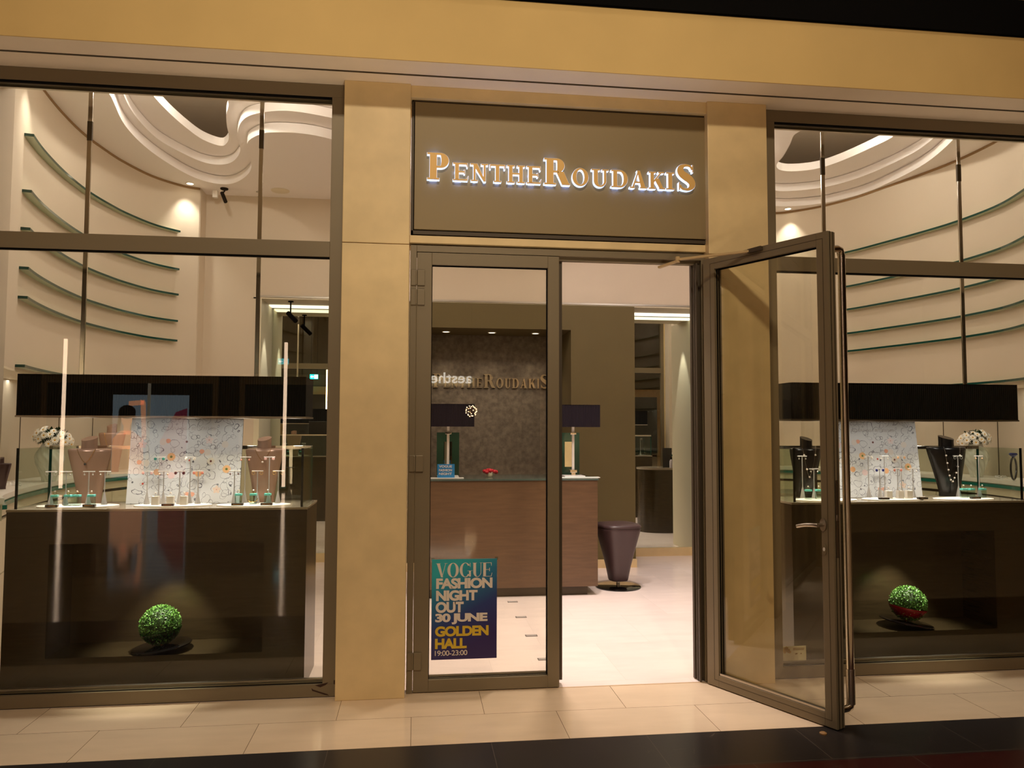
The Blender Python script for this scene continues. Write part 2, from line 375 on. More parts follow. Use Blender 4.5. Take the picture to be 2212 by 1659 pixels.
def glyph(ch, w=.17, h=.06, sh=.05, ov=.07):
    """serif capitals, cap height 1: list of convex polygons, advance width"""
    def rect(x0, x1, z0, z1): return [(x0, z0), (x1, z0), (x1, z1), (x0, z1)]
    def serif(x0, x1, z): return [rect(x0-ov, x1+ov, 0, sh) if z == 0 else rect(x0-ov, x1+ov, 1-sh, 1)]
    def stem(x, ww=None, top=True, bot=True):
        ww = ww or w; r = [rect(x, x+ww, 0, 1)]
        if bot: r += serif(x, x+ww, 0)
        if top: r += serif(x, x+ww, 1)
        return r
    x = ov
    if ch == 'I': return stem(x), w+2*ov
    if ch == 'P': return stem(x)+[rect(x+w, x+w+.12, 1-h, 1), rect(x+w, x+w+.12, .44, .44+h)]+arc(x+w+.12, .72, .3, .28, -90, 90, w*1.05, h), x+w+.45
    if ch == 'R': return stem(x)+[rect(x+w, x+w+.12, 1-h, 1), rect(x+w, x+w+.12, .46, .46+h)]+arc(x+w+.12, .73, .28, .27, -90, 90, w*1.05, h)+[[(x+w+.1, .5), (x+w+.1+w*1.1, .5), (x+w+.46+w*.5, 0), (x+w+.44-w*.5, 0)], rect(x+w+.36, x+w+.6, 0, sh)], x+w+.6
    if ch == 'D': return stem(x)+[rect(x+w, x+w+.15, 1-h, 1), rect(x+w, x+w+.15, 0, h)]+arc(x+w+.15, .5, .38, .5, -90, 90, w*1.05, h), x+w+.56
    if ch == 'B': return stem(x)+[rect(x+w, x+w+.12, 1-h, 1), rect(x+w, x+w+.12, .5, .5+h), rect(x+w, x+w+.15, 0, h)]+arc(x+w+.12, .76, .24, .24, -90, 90, w, h)+arc(x+w+.15, .27, .27, .27, -90, 90, w*1.05, h), x+w+.45
    if ch in 'EFL':
        r = stem(x); e = x+w+.42
        if ch in 'EF': r += [rect(x, e, 1-h, 1), [(e-.05, 1-h*1.0), (e, 1), (e, .76), (e-.025, .76)], rect(x, x+w+.28, .5-h/2, .5+h/2), rect(x+w+.25, x+w+.29, .38, .62)]
        if ch in 'EL': r += [rect(x, e, 0, h), [(e-.04, h), (e-.01, 0), (e+.05, .27), (e+.02, .27)]]
        return r, e+.06
    if ch == 'H': return stem(x)+stem(x+w+.34)+[rect(x+w, x+w+.34, .48, .48+h)], x+2*w+.34+ov
    if ch == 'T':
        r = [rect(.02, .78, 1-h, 1), [(.0, 1), (.05, 1), (.04, .74), (0, .74)], [(.75, 1), (.8, 1), (.8, .74), (.76, .74)], rect(.4-w/2, .4+w/2, 0, 1)]+serif(.4-w/2, .4+w/2, 0); return r, .82
    if ch == 'N': return [rect(x+.03, x+.03+h*1.2, 0, 1)]+serif(x+.01, x+.05+h, 0)+serif(x-.02, x+.04, 1)+[[(x-.02, 1), (x+.02+w, 1), (x+.62, 0), (x+.62-w*.5, 0)]]+[rect(x+.62-h*1.2, x+.62, 0, 1)]+serif(x+.59-h, x+.63, 1), x+.75
    if ch == 'O': return arc(.42, .5, .42, .52, 0, 360, w*1.05, h, 36), .88
    if ch == 'U': return [rect(x, x+w, .33, 1)]+serif(x, x+w, 1)+[rect(x+.58-h*1.2, x+.58, .33, 1)]+serif(x+.57-h, x+.59, 1)+[p for p in arc(x+.29, .33, .29, .35, 180, 270, w, h)]+arc(x+.29, .33, .29, .35, 270, 360, h*1.2, h), x+.58+ov+.04
    if ch == 'V': return [[(.03, 1), (.03+w*1.15, 1), (.5, 0), (.36, 0)], [(.68, 1), (.68+h, 1), (.44, 0), (.4, 0)], rect(-.03, .03+w*1.15+.06, 1-sh, 1), rect(.6, .82, 1-sh, 1)], .82
    if ch == 'W':
        a, _ = glyph('V', w, h, sh, ov); return a+[[(px+.48, pz) for px, pz in p] for p in a], 1.3
    if ch == 'A': return [[(.36, 1.02), (.5, 1.02), (.78, 0), (.78-w*1.15, 0)], [(.4, 1.0), (.4+h*.6, 1.0), (.1+h, 0), (.1, 0)], rect(.22, .6, .3, .3+h), rect(0, .24, 0, sh), rect(.78-w*1.15-.06, .85, 0, sh)], .86
    if ch == 'K': return stem(x)+[[(x+w-.01, .36), (x+w-.01, .36+h*1.8), (x+w+.38, 1), (x+w+.46, 1)], [(x+w+.06, .5), (x+w+.14+w*.6, .66), (x+w+.44+w*.5, 0), (x+w+.44-w*.6, 0)], rect(x+w+.24, x+w+.54, 1-sh, 1), rect(x+w+.28, x+w+.62, 0, sh)], x+w+.62
    if ch == 'G': return arc(.45, .5, .42, .52, 38, 322, w, h, 34)+[rect(.72, .72+w*.7, 0.02, .44), rect(.6, .98, .42, .42+sh), [(.78, 1), (.82, 1), (.82, .7), (.79, .7)]], .98
    if ch == 'S':
        c = [(.56, .80), (.50, .92), (.38, .965), (.24, .955), (.13, .87), (.11, .74), (.18, .62), (.32, .52), (.46, .42), (.55, .29), (.54, .15), (.43, .05), (.29, .035), (.16, .07), (.09, .2)]
        ws = [h*.9, h, h*1.1, h*1.5, w*.85, w*1.0, w*1.1, w*1.2, w*1.15, w*1.0, w*.85, h*1.5, h*1.1, h, h*.9]
        pc = catmull(c, 4); wn_ = [ws[min(int(i/4), len(ws)-1)]*(1-(i % 4)/4)+ws[min(int(i/4)+1, len(ws)-1)]*((i % 4)/4) for i in range(len(pc))]
        return stroke(pc, wn_)+[[(.56, .99), (.6, .99), (.6, .7), (.57, .7)], [(.05, .01), (.09, .01), (.08, .3), (.05, .3)]], .66
    return [], .3
def grow(poly, e):
    cx = sum(p[0] for p in poly)/len(poly); n = len(poly); area = sum(poly[i][0]*poly[(i+1) % n][1]-poly[(i+1) % n][0]*poly[i][1] for i in range(n))
    s = 1 if area > 0 else -1; out = []
    for i in range(n):
        p0, p1, p2 = Vector(poly[i-1]), Vector(poly[i]), Vector(poly[(i+1) % n])
        d1, d2 = (p1-p0), (p2-p1)
        if d1.length < 1e-6 or d2.length < 1e-6: out.append(tuple(p1)); continue
        d1.normalize(); d2.normalize(); n1 = Vector((d1.y, -d1.x))*s; n2 = Vector((d2.y, -d2.x))*s; b = n1+n2
        if b.length < 1e-4: b = n1
        b.normalize(); k = min(1/max(b.dot(n1), .4), 2.0); out.append(tuple(p1+b*e*k))
    return out
def word_mb(mb, text, x0, x1, zb, H, y0, y1, e=0.0, big=None, flip=1, **kw):
    """set a word between x0 and x1"""
    gl = [(glyph(c, **kw) if c != ' ' else ([], .35)) for c in text]; tot = sum(a for _, a in gl)
    k = (x1-x0)/tot; x = x0
    for polys, adv in gl:
        for ip, p in enumerate(polys):
            q = [(x+a*k, zb+b*H) for a, b in p]
            if e: q = grow(q, e)
            eps = (ip % 7)*.00006 if len(polys) < 60 else 0   # strokes overlap without coplanar faces
            mb.prism(q, y0-eps, y1)
        x += adv*k
    return mb
def sans(text, size, bold=0.0, extrude=.0005, align='LEFT', space=1.0):
    c = bpy.data.curves.new('t', 'FONT'); c.body = text; c.size = size; c.offset = bold; c.extrude = extrude; c.align_x = align; c.space_character = space
    o = bpy.data.objects.new('t', c); COL.objects.link(o)
    dg = bpy.context.evaluated_depsgraph_get(); dg.update()
    me = bpy.data.meshes.new_from_object(o.evaluated_get(dg)); COL.objects.unlink(o); bpy.data.objects.remove(o)
    me.transform(Matrix.Rotation(PI/2, 4, 'X'))
    return me
def text_obj(name, me, m, parent, x0, x1, zb, H, y, flip=False):
    """fit a text mesh into x0..x1 with cap height H, front face towards -y"""
    xs = [v.co.x for v in me.vertices]; zs = [v.co.z for v in me.vertices]
    a, b, c, d = min(xs), max(xs), min(zs), max(zs)
    for v in me.vertices:
        v.co.x = x0+(v.co.x-a)/(b-a)*(x1-x0); v.co.z = zb+(v.co.z-c)/(d-c)*H
        if flip: v.co.x = x0+x1-v.co.x
        v.co.y += y
    me.materials.clear(); me.materials.append(m)
    o = bpy.data.objects.new(name, me); COL.objects.link(o)
    if parent is not None:
        o.parent = parent; me.transform(Matrix.Translation(-Vector(parent.location)))
    return o

# ================================================================== STRUCTURE
CX = .885
# floors
struct('floor', MB().box(-22, 22, -26.2, 0.0, -.08, 0), M['mallfloor'], label='beige marble mall floor with black and red stripes', cat='floor')
struct('floor_shop', MB().box(-6, 8, 0.0, 9, -.08, 0), M['shopfloor'], label='cream marble floor inside the shop', cat='floor')
# facade stone
def pillar(nm, x0, x1, lab):
    b = MB().box(x0, x1, -.07, .26, 0, 2.63, .004).box(x0, x1, -.07, .26, 2.634, 3.605, .004)
    struct(nm, b, M['stone'], label=lab, cat='pillar')
pillar('wall_pillar', -.441, -.05, 'beige stone pillar left of the glass doors')
pillar('wall_pillar', 1.797, 2.187, 'beige stone pillar right of the glass doors')
struct('wall_lintel', MB().box(-.05, 1.797, -.05, .26, 3.532, 3.605, .003), M['stone'], label='beige stone lintel above the bronze sign panel', cat='wall')
struct('trim_1', MB().box(-.049, 1.80, -.012, .2, 2.657, 2.702, .003), M['stone'], label='narrow stone band between sign panel and door frame', cat='trim')
struct('wall_front', MB().box(-6, 8, .09, .3, 3.605, 4.35), M['wall'], label='plaster bulkhead above the shop windows', cat='wall')
struct('wall_fascia', MB().box(-14, 16, -.37, .09, 3.6125, 3.992).box(-14, 16, -.37, -.362, 3.603, 3.6125), M['fascia'], label='tan painted fascia running above the shop front', cat='wall')
sf = struct('ceiling_soffit', MB().box(-14, 16, -.3615, .09, 3.605, 3.612), M['soffit'], label='pale soffit under the fascia with a thin dark groove', cat='soffit')
struct('trim_2', MB().box(-14, 16, -.197, -.187, 3.6, 3.6055), M['frame2'], label='thin dark groove line along the soffit', cat='trim')
struct('trim_3', MB().box(-14, 16, -.385, .09, 3.998, 4.225), M['black'], label='black band above the fascia', cat='trim')
struct('trim_4', MB().box(-14, 16, -.375, -.3, 3.990, 3.999), M['black'])
tag(bpy.data.objects['trim_4'], 'thin black shadow joint between fascia and black band', 'trim')
struct('wall_upper', MB().box(-14, 16, -.38, .09, 4.226, 8.2), M['fascia'], label='tan wall above the black band', cat='wall')
struct('wall_side_left', MB().box(-14, -2.74, -.05, .12, 0, 3.605), M['stone'], label='stone wall beyond the left window', cat='wall')
struct('wall_side_right', MB().box(4.5, 16, -.05, .12, 0, 3.605), M['stone'], label='stone wall beyond the right window', cat='wall')
struct('ceiling_mall', MB().box(-22, 22, -26.2, -.38, 8.2, 8.3), M['soffit'], label='high mall ceiling', cat='ceiling')

# windows
def window(n, x0, x1, side, lab):
    w = thing(f'window_{n}', lab, 'window', ((x0+x1)/2, 0, 0), kind='structure')
    a, b = (x0, x1-.063) if side < 0 else (x0+.045, x1)
    f = MB()
    xl = x0+.084 if side > 0 else x0+.06; xr = x1-.076 if side < 0 else x1-.06
    f.box(x0, x1, 0, .075, 3.527, 3.604, .002).box(x0, x1, 0, .075, 0.004, .074, .002)
    f.box(x0, xl, 0, .075, .074, 3.527, .002).box(xr, x1, 0, .075, .074, 3.527, .002)
    f.build('window_frame', M['frame'], w)
    MB().box(xl, xr, 0, .075, 2.556, 2.65, .002).build('transom', M['frame'], w)
    g = MB(); g.box(xl, xr, .004, .03, 3.521, 3.527); g.box(xl, xr, .004, .03, 2.549, 2.556); g.box(xl, xr, .02, .03, .072, .077)
    g.build('gasket', M['black'], w)
    s = MB(); s.box(xl, xr, .055, .075, 3.505, 3.522).box(xl, xr, .05, .075, .074, .092)
    s.build('glazing_bead', M['brushed'], w)
    MB().box(xl-.01, xr+.01, .036, .044, 2.645, 3.53).build('pane', M['glass'], w)
    MB().box(xl-.01, xr+.01, .036, .044, .07, 2.56).build('pane', M['glass'], w)
    return w
wL = window(1, -2.74, -.443, -1, 'bronze framed display window left of the pillar')
wR = window(2, 2.190, 4.51, 1, 'bronze framed display window right of the open door')
# chipped patch at the lower right corner of the left frame
ch = MB()
for pts in ([(-.66, .055), (-.655, .04), (-.585, .015), (-.56, .01), (-.57, .018), (-.65, .046)], [(-.64, .07), (-.60, .077), (-.565, .084), (-.58, .07), (-.61, .058)], [(-.535, .095), (-.527, .095), (-.527, .075), (-.515, .07), (-.5, .055), (-.515, .062), (-.535, .075)]):
    ch.prism([(x+.08, z) for x, z in pts], -.0012, 0)
ch.build('paint_chip', mat('chipped_paint', (52, 26, 12), .8), wL)

# door frame
tf = MB()
tf.box(-.043, -.006, .0, .075, 0, 2.645, .002).box(1.772, 1.818, .0, .075, 0.004, 2.645, .002).box(-.006, 1.772, 0, .075, 2.606, 2.645, .002)
tf.box(-.006, 1.772, .03, .075, 2.585, 2.606)
struct('trim_5', tf, M['frame'], label='bronze door frame around the double glass doors', cat='door frame')
rj = MB().box(1.728, 1.735, .06, .09, 0.004, 2.59).box(1.735, 1.772, .03, .075, .004, 2.59).box(1.738, 1.748, .0, .03, .004, 2.59)
struct('trim_6', rj, M['frame2'], label='grooved jamb lining beside the open door', cat='trim')
lc = MB().box(.868, .892, .055, .10, .03, 2.585)
struct('trim_7', lc, M['frame2'], label='meeting stile cover on the closed door', cat='trim')
th = MB().box(-.006, 1.772, .0, .012, -.0, .0015)
struct('trim_8', th, mat('threshold_joint', (200, 172, 140), .3), label='thin threshold joint between mall and shop floor', cat='trim')

def leaf(n, lab):
    """door leaf, local: hinge edge x=0, outer face y=0, room side +y"""
    d = thing(f'door_{n}', lab, 'door', kind='structure')
    W_, H0, H1 = .868, .006, 2.602
    f = MB().box(0, .09, 0, .065, H0, H1, .003).box(W_-.07, W_, 0, .065, H0, H1, .003).box(.09, W_-.07, 0, .065, H0, .075, .002).box(.09, W_-.07, 0, .065, 2.53, H1, .002)
    f.build('leaf_frame', M['frame'], d, xf='local')
    b = MB()
    for (x0, x1, z0, z1) in ((.088, .094, .073, 2.53), (W_-.074, W_-.068, .073, 2.53), (.09, W_-.07, .071, .077), (.09, W_-.07, 2.526, 2.532)):
        b.box(x0, x1, .02, .026, z0, z1)
        b.box(x0, x1, .04, .046, z0, z1)
    b.build('gasket', M['black'], d, xf='local')
    MB().box(.085, W_-.065, .029, .037, .07, 2.535).build('pane', M['glassdoor'], d, xf='local')
    gl = MB().box(.094, W_-.074, .046, .06, .077, .088)
    gl.build('glazing_bead', M['brushed'], d, xf='local')
    return d
d1 = leaf(1, 'closed bronze framed glass door with the blue poster')
d1.location = (-.004, -.0, 0)
hg = None
for z0, z1 in ((2.4, 2.492), (2.282, 2.376), (1.287, 1.384), (.137, .235)):
    h = MB().box(.003, .048, -.012, .002, z0, z1, .003).box(-.034, .001, -.010, .002, z0, z1, .002).box(-.008, .001, -.016, -.006, z0+.004, z1-.004, .002)
    ho = h.build('hinge', M['frame'], d1, xf='local'); ho['label'] = 'bronze plate hinge'

# open leaf (swung outward)
d2 = leaf(2, 'open bronze framed glass door swung out into the mall')
ux, uy = .449, -.893; L_ = math.hypot(ux, uy); ux /= L_; uy /= L_
# local +x runs from the hinge to the free edge; the room face (+y local) looks to the left
d2.matrix_world = Matrix.Identity(4)
for ch_ in list(d2.children):
    # mirror in y so the outer face is at +thickness to the right
    ch_.data.transform(Matrix.Translation((0, -.065, 0)))
d2.location = (1.77, -.035, 0); d2.rotation_euler = (0, 0, math.atan2(uy, ux))
# in this frame +y (local) = right-hand normal of travel = (.893,.449): outer side is +y
for ch_ in list(d2.children):
    ch_.data.transform(Matrix.Scale(-1, 4, (0, 1, 0))); ch_.data.flip_normals()
pc = MB()
for (x0, x1, z0, z1) in ((.055, .058, .045, 2.565), (.835, .838, .045, 2.565), (.055, .838, .043, .046), (.055, .838, 2.564, 2.567)):
    pc.box(x0, x1, -.0006, .002, z0, z1)
pc.build('profile_line', M['frame2'], d2, xf='local')
ed = MB().box(.866, .8695, .016, .019, .006, 2.602).box(.866, .869, .044, .048, .006, 2.602)
ed.build('edge_gasket', M['black'], d2, xf='local')
lkp = MB().box(.8675, .8705, .022, .042, .88, 1.28).box(.869, .876, .026, .038, 1.07, 1.10)
lkp.build('lock_plate', M['brushed'], d2, xf='local')
hd = MB().lathe((.812, 0, 1.055), [(.001, -.001), (.001, .001)], 6)
hd = MB()
hd.loft([[Vector((.812+.019*math.cos(t)*(1 if True else 1), y, 1.045+.034*math.sin(t))) for t in [2*PI*k/20 for k in range(20)]] for y in (0, -.010)])
hd.cyl((.812, -.01, 1.045), (.812, -.055, 1.045), .010, 12)
hd.tube(catmull([(.812, -.055, 1.045), (.79, -.06, 1.045), (.74, -.06, 1.040), (.69, -.056, 1.028)], 5), .0105, 10)
hd.build('lever_handle', M['brushed'], d2, smooth=True, xf='local')
ky = MB()
ky.loft([[Vector((.815+.011*math.cos(t), y, .915+.028*math.sin(t))) for t in [2*PI*k/20 for k in range(20)]] for y in (0, -.006)])
ky.build('keyhole_plate', M['frame'], d2, smooth=True, xf='local')
kc = MB()
kc.loft([[Vector((.815+.006*math.cos(t), y, .918+.010*math.sin(t))) for t in [2*PI*k/16 for k in range(16)]] for y in (-.006, -.0085)])
kc.build('lock_cylinder', M['steelw'], d2, smooth=True, xf='local')
ph = MB()
ph.tube([(.84, .066, 2.515), (.84, .12, 2.525), (.84, .152, 2.52), (.84, .165, 2.49), (.84, .165, .23), (.84, .165, .11), (.84, .155, .085), (.84, .12, .078), (.84, .066, .085)], .0205, 14)
ph.build('pull_handle', M['chrome'], d2, smooth=True, xf='local')
sc_ = MB().cyl((.84, .165, .28), (.84, .165, .10), .0235, 14); sc_.build('handle_sleeve', M['brushed'], d2, smooth=True, xf='local')
cl = MB()
a0 = Vector((1.56, .0, 2.572)); a1 = Vector((1.60, -.12, 2.60)); a2 = Vector((1.99, -.42, 2.585))
# closer arm in world coordinates, baked into the leaf frame
iv = (Matrix.Translation(d2.location) @ d2.rotation_euler.to_matrix().to_4x4()).inverted()
def arm(mb, p, q, w_, t_):
    p, q = iv @ p, iv @ q; d = (q-p).normalized(); u = d.cross(Vector((0, 0, 1))).normalized(); v = d.cross(u)
    mb.loft([[c+u*a*w_+v*b*t_ for a, b in ((-1, -1), (1, -1), (1, 1), (-1, 1))] for c in (p, q)])
arm(cl, Vector((1.50, .01, 2.555)), Vector((1.585, -.10, 2.575)), .011, .006)
arm(cl, Vector((1.58, -.105, 2.583)), Vector((1.93, -.37, 2.585)), .011, .006)
cl.cyl(iv @ Vector((1.583, -.103, 2.565)), iv @ Vector((1.583, -.103, 2.60)), .014, 12)
cl.build('door_closer_arm', mat('closer_paint', (196, 168, 124), .4), d2, xf='local')
cb = MB(); arm(cb, Vector((1.925, -.36, 2.585)), Vector((1.965, -.445, 2.587)), .013, .012)
cb.build('closer_bracket', M['frame2'], d2, xf='local')

# ------------------------------------------------------------------ shop sign
sg = thing('shop_sign', 'bronze sign panel with lit serif letters above the doors', 'sign', (CX, -.02, 2.71))
MB().box(-.025, 1.806, -.022, .05, 2.737, 3.518, .002).build('panel', M['sign_panel'], sg)
MB().box(-.042, -.03, -.016, .05, 2.708, 3.528).box(1.811, 1.82, -.016, .05, 2.708, 3.528).box(-.042, 1.82, -.016, .05, 2.708, 2.73).box(-.042, 1.82, -.016, .05, 3.522, 3.53).build('panel_edge', M['frame2'], sg)
MB().box(-.044, 1.821, .0, .05, 2.703, 3.531).build('recess', M['black'], sg)
LET = [('P', 921, 971, 1), ('E', 977, 1012, 0), ('N', 1015, 1054, 0), ('T', 1056, 1091, 0), ('H', 1093, 1133, 0), ('E', 1136, 1170, 0), ('R', 1174, 1231, 1),
       ('O', 1235, 1272, 0), ('U', 1276, 1315, 0), ('D', 1318, 1356, 0), ('A', 1358, 1397, 0), ('K', 1399, 1436, 0), ('I', 1437, 1456, 0), ('S', 1462, 1500, 1)]
KX = [(922, .049), (977, .201), (1173, .754), (1238, .941), (1453, 1.574), (1500, 1.716)]
def kx(u):
    if u < 922: return .049+(u-922)*.00276
    for (a, b), (c, d) in zip(KX, KX[1:]):
        if u <= c: return b+(d-b)*(u-a)/(c-a)
    return 1.716
for c, a, b, big in LET:
    H = .163 if big else .108
    gw = dict(w=.25, h=.075, sh=.06, ov=.09) if big else dict(w=.19, h=.085, sh=.07, ov=.10)
    if c == 'O': gw['w'] = .2
    x0, x1 = kx(a)+.004, kx(b)
    lt = word_mb(MB(), c, x0, x1, 3.034, H, -.056, -.052, **gw).build('letter', M['letter_face'], sg)
    word_mb(MB(), c, x0, x1, 3.034, H, -.0525, -.023, e=.0014, **gw).build('lit_edge', M['letter_glow'], lt, xf='local').data.transform(Matrix.Translation(-Vector(sg.location)))

# ------------------------------------------------------------------ poster on the door
ps = thing('event_poster', 'blue event poster stuck inside the closed glass door', 'poster', (.295, .0, .18))
def grad_mat():
    m = bpy.data.materials.new('poster_blue_gradient'); m.use_nodes = True; nt = m.node_tree; b = nt.nodes['Principled BSDF']
    N = nt.nodes.new; L = nt.links.new; tc = N('ShaderNodeTexCoord'); sp = N('ShaderNodeSeparateXYZ'); L(tc.outputs['Object'], sp.inputs[0])
    a = N('ShaderNodeMath'); a.operation = 'MULTIPLY_ADD'; L(sp.outputs[2], a.inputs[0]); a.inputs[1].default_value = 1/.585; a.inputs[2].default_value = 0
    b2 = N('ShaderNodeMath'); b2.operation = 'MULTIPLY_ADD'; L(sp.outputs[0], b2.inputs[0]); b2.inputs[1].default_value = -.9; L(a.outputs[0], b2.inputs[2])
    r = N('ShaderNodeValToRGB'); L(b2.outputs[0], r.inputs[0])
    e = r.color_ramp.elements; e[0].position = .1; e[0].color = (*lin((52, 38, 92)), 1); e[1].position = 1.0; e[1].color = (*lin((52, 172, 178)), 1)
    q = e.new(.45); q.color = (*lin((48, 62, 118)), 1); q = e.new(.75); q.color = (*lin((44, 118, 152)), 1)
    L(r.outputs[0], b.inputs['Base Color']); b.inputs['Roughness'].default_value = .35; return m
PY = .025
MB().box(.102, .490, PY, PY+.002, .182, .767).build('sheet', grad_mat(), ps)
tl = MB().box(.098, .118, PY+.0005, PY+.0025, .76, .775)
tl.build('tape', M['acrylic'], ps)
MB().box(.478, .496, PY+.0005, PY+.0025, .76, .776).build('tape', M['acrylic'], ps)
word_mb(MB(), 'VOGUE', .128, .462, .662, .082, PY-.0012, PY, w=.2, h=.03, sh=.02, ov=.06).build('masthead', M['text_white'], ps)
rows = [('FASHION', .128, .463, .594, .062, 'text_white'), ('NIGHT', .128, .374, .523, .062, 'text_white'), ('OUT', .126, .292, .454, .064, 'text_white'), ('30 JUNE', .124, .434, .386, .064, 'text_white'),
        ('GOLDEN', .124, .441, .316, .060, 'text_gold'), ('HALL', .124, .311, .245, .060, 'text_gold'), ('19:00-23:00', .124, .315, .205, .030, 'text_white')]
for t, x0, x1, zb, H, mm in rows:
    me = sans(t, .09, .0042 if H > .04 else .0004, .0005, space=.92)
    text_obj('text_line', me, M[mm], ps, x0, x1, zb, H, PY-.0008)

# small card leaning in the right window
cd = thing('promo_card', 'small white card with yellow leaf print in the lower left window corner', 'card', (2.37, .05, .095))
MB().box(2.296, 2.452, .05, .052, .095, .185).build('sheet', mat('card_white', (250, 240, 215), .5), cd)
lf = MB()
for cx_, cz_, r_ in ((2.312, .165, .016), (2.33, .158, .018), (2.322, .172, .014), (2.342, .15, .012), (2.31, .15, .013)):
    lf.prism([(cx_+r_*(1 if k % 2 else .6)*math.cos(k*PI/6), cz_+r_*(1 if k % 2 else .6)*math.sin(k*PI/6)) for k in range(12)], .049, .05)
lf.build('leaf_print', mat('card_yellow', (222, 168, 44), .5), cd)
l2 = MB().box(2.365, 2.44, .0492, .05, .168, .172).box(2.365, 2.437, .0492, .05, .160, .164).prism([(2.378, .139), (2.392, .142), (2.396, .137), (2.388, .134), (2.38, .132)], .0492, .05).prism([(2.412, .137), (2.418, .142), (2.423, .137), (2.418, .133)], .0492, .05)
l2.build('text_line', mat('card_brown', (150, 110, 60), .5), cd)

# ================================================================== SHOP INTERIOR SHELL
ZC = 4.045
def slab_with_holes(name, outer, holes, z0, z1, m, label):
    cu = bpy.data.curves.new(name, 'CURVE'); cu.dimensions = '2D'; cu.fill_mode = 'BOTH'; cu.extrude = (z1-z0)/2
    for loop in [outer]+holes:
        s = cu.splines.new('POLY'); s.points.add(len(loop)-1); s.use_cyclic_u = True
        for p, q in zip(s.points, loop): p.co = (q[0], q[1], 0, 1)
    o = bpy.data.objects.new(name, cu); COL.objects.link(o); dg = bpy.context.evaluated_depsgraph_get(); dg.update()
    me = bpy.data.meshes.new_from_object(o.evaluated_get(dg)); COL.objects.unlink(o); bpy.data.objects.remove(o)
    me.transform(Matrix.Translation((0, 0, (z0+z1)/2))); me.materials.clear(); me.materials.append(m)
    for p in me.polygons: p.use_smooth = True
    try: me.set_sharp_from_angle(angle=math.radians(50))
    except Exception: pass
    r = bpy.data.objects.new(name, me); COL.objects.link(r); tag(r, label, 'ceiling', kind='structure'); return r
ringB_L = [(-2.10, .62), (-2.26, .95), (-2.32, 1.417), (-2.424, 1.997), (-2.416, 2.577), (-2.289, 3.159), (-2.135, 3.425), (-1.97, 3.478), (-1.826, 3.369), (-1.681, 3.133), (-1.598, 2.904), (-1.562, 2.668), (-1.532, 2.424), (-1.477, 2.203), (-1.329, 2.023), (-1.21, 1.976), (-1.051, 1.965), (-.898, 1.997), (-.751, 2.073), (-.5, 2.25), (-.25, 2.3), (-.05, 2.1), (-.05, 1.6), (-.2, 1.0), (-.6, .6), (-1.3, .45)]
ringC_L = [(-2.05, .75), (-2.2, 1.1), (-2.273, 1.481), (-2.345, 1.95), (-2.335, 2.5), (-2.201, 2.90), (-2.08, 3.10), (-1.938, 3.14), (-1.801, 3.03), (-1.672, 2.75), (-1.618, 2.439), (-1.579, 2.24), (-1.487, 1.99), (-1.37, 1.842), (-1.17, 1.741), (-.988, 1.735), (-.729, 1.824), (-.5, 1.95), (-.3, 2.0), (-.2, 1.8), (-.22, 1.4), (-.4, .95), (-.8, .68), (-1.4, .58)]
ringD_L = [(-2.08, 1.25), (-2.133, 1.65), (-2.12, 2.056), (-2.072, 2.41), (-2.0, 2.70), (-1.873, 2.85), (-1.785, 2.74), (-1.73, 2.56), (-1.70, 2.36), (-1.645, 2.1), (-1.56, 1.80), (-1.62, 1.55), (-1.80, 1.2), (-1.95, 1.05)]
ringB_R = [(4.2, .7), (4.45, 1.1), (4.62, 1.5), (4.742, 2.063), (4.712, 2.758), (4.58, 3.1), (4.432, 3.298), (4.2, 3.42), (3.991, 3.448), (3.7, 3.35), (3.5, 3.1), (3.36, 2.7), (3.2, 2.3), (2.9, 2.05), (2.5, 2.1), (2.2, 2.2), (1.95, 2.0), (1.95, 1.5), (2.2, .9), (2.8, .6), (3.6, .5)]
ringC_R = [(4.1, .85), (4.4, 1.2), (4.55, 1.6), (4.60, 1.987), (4.547, 2.492), (4.43, 2.85), (4.263, 3.057), (4.05, 3.17), (3.867, 3.192), (3.66, 3.05), (3.52, 2.7), (3.36, 2.25), (3.1, 1.9), (2.8, 1.75), (2.4, 1.8), (2.2, 1.6), (2.3, 1.1), (2.8, .78), (3.5, .68)]
ringD_R = [(4.15, 1.35), (4.296, 1.743), (4.273, 2.056), (4.174, 2.488), (4.05, 2.712), (3.848, 2.81), (3.70, 2.78), (3.60, 2.64), (3.552, 2.401), (3.461, 2.082), (3.391, 1.86), (3.45, 1.7), (3.65, 1.62), (3.9, 1.45)]
def sm(r): return [tuple(p) for p in catmull([Vector(q) for q in r], 5, closed=True)]
OUT = [(-4.2, .1), (6.0, .1), (6.0, 4.9), (-4.2, 4.9)]
slab_with_holes('ceiling', OUT, [sm(ringB_L), sm(ringB_R)], ZC, ZC+.085, M['ceil'], 'white plaster shop ceiling with wavy openings')
slab_with_holes('ceiling_step', [(-3.4, .3), (5.4, .3), (5.4, 3.9), (-3.4, 3.9)], [sm(ringC_L), sm(ringC_R)], ZC+.09, ZC+.17, M['ceil'], 'second wavy step of the shop ceiling')
slab_with_holes('ceiling_step_upper', [(-3.4, .3), (5.4, .3), (5.4, 3.9), (-3.4, 3.9)], [sm(ringD_L), sm(ringD_R)], ZC+.175, ZC+.255, M['ceil'], 'uppermost wavy step of the shop ceiling')
struct('ceiling_top', MB().box(-4.2, 6.0, .1, 4.9, 4.75, 4.85), M['wall'], label='recessed ceiling above the wavy openings', cat='ceiling')
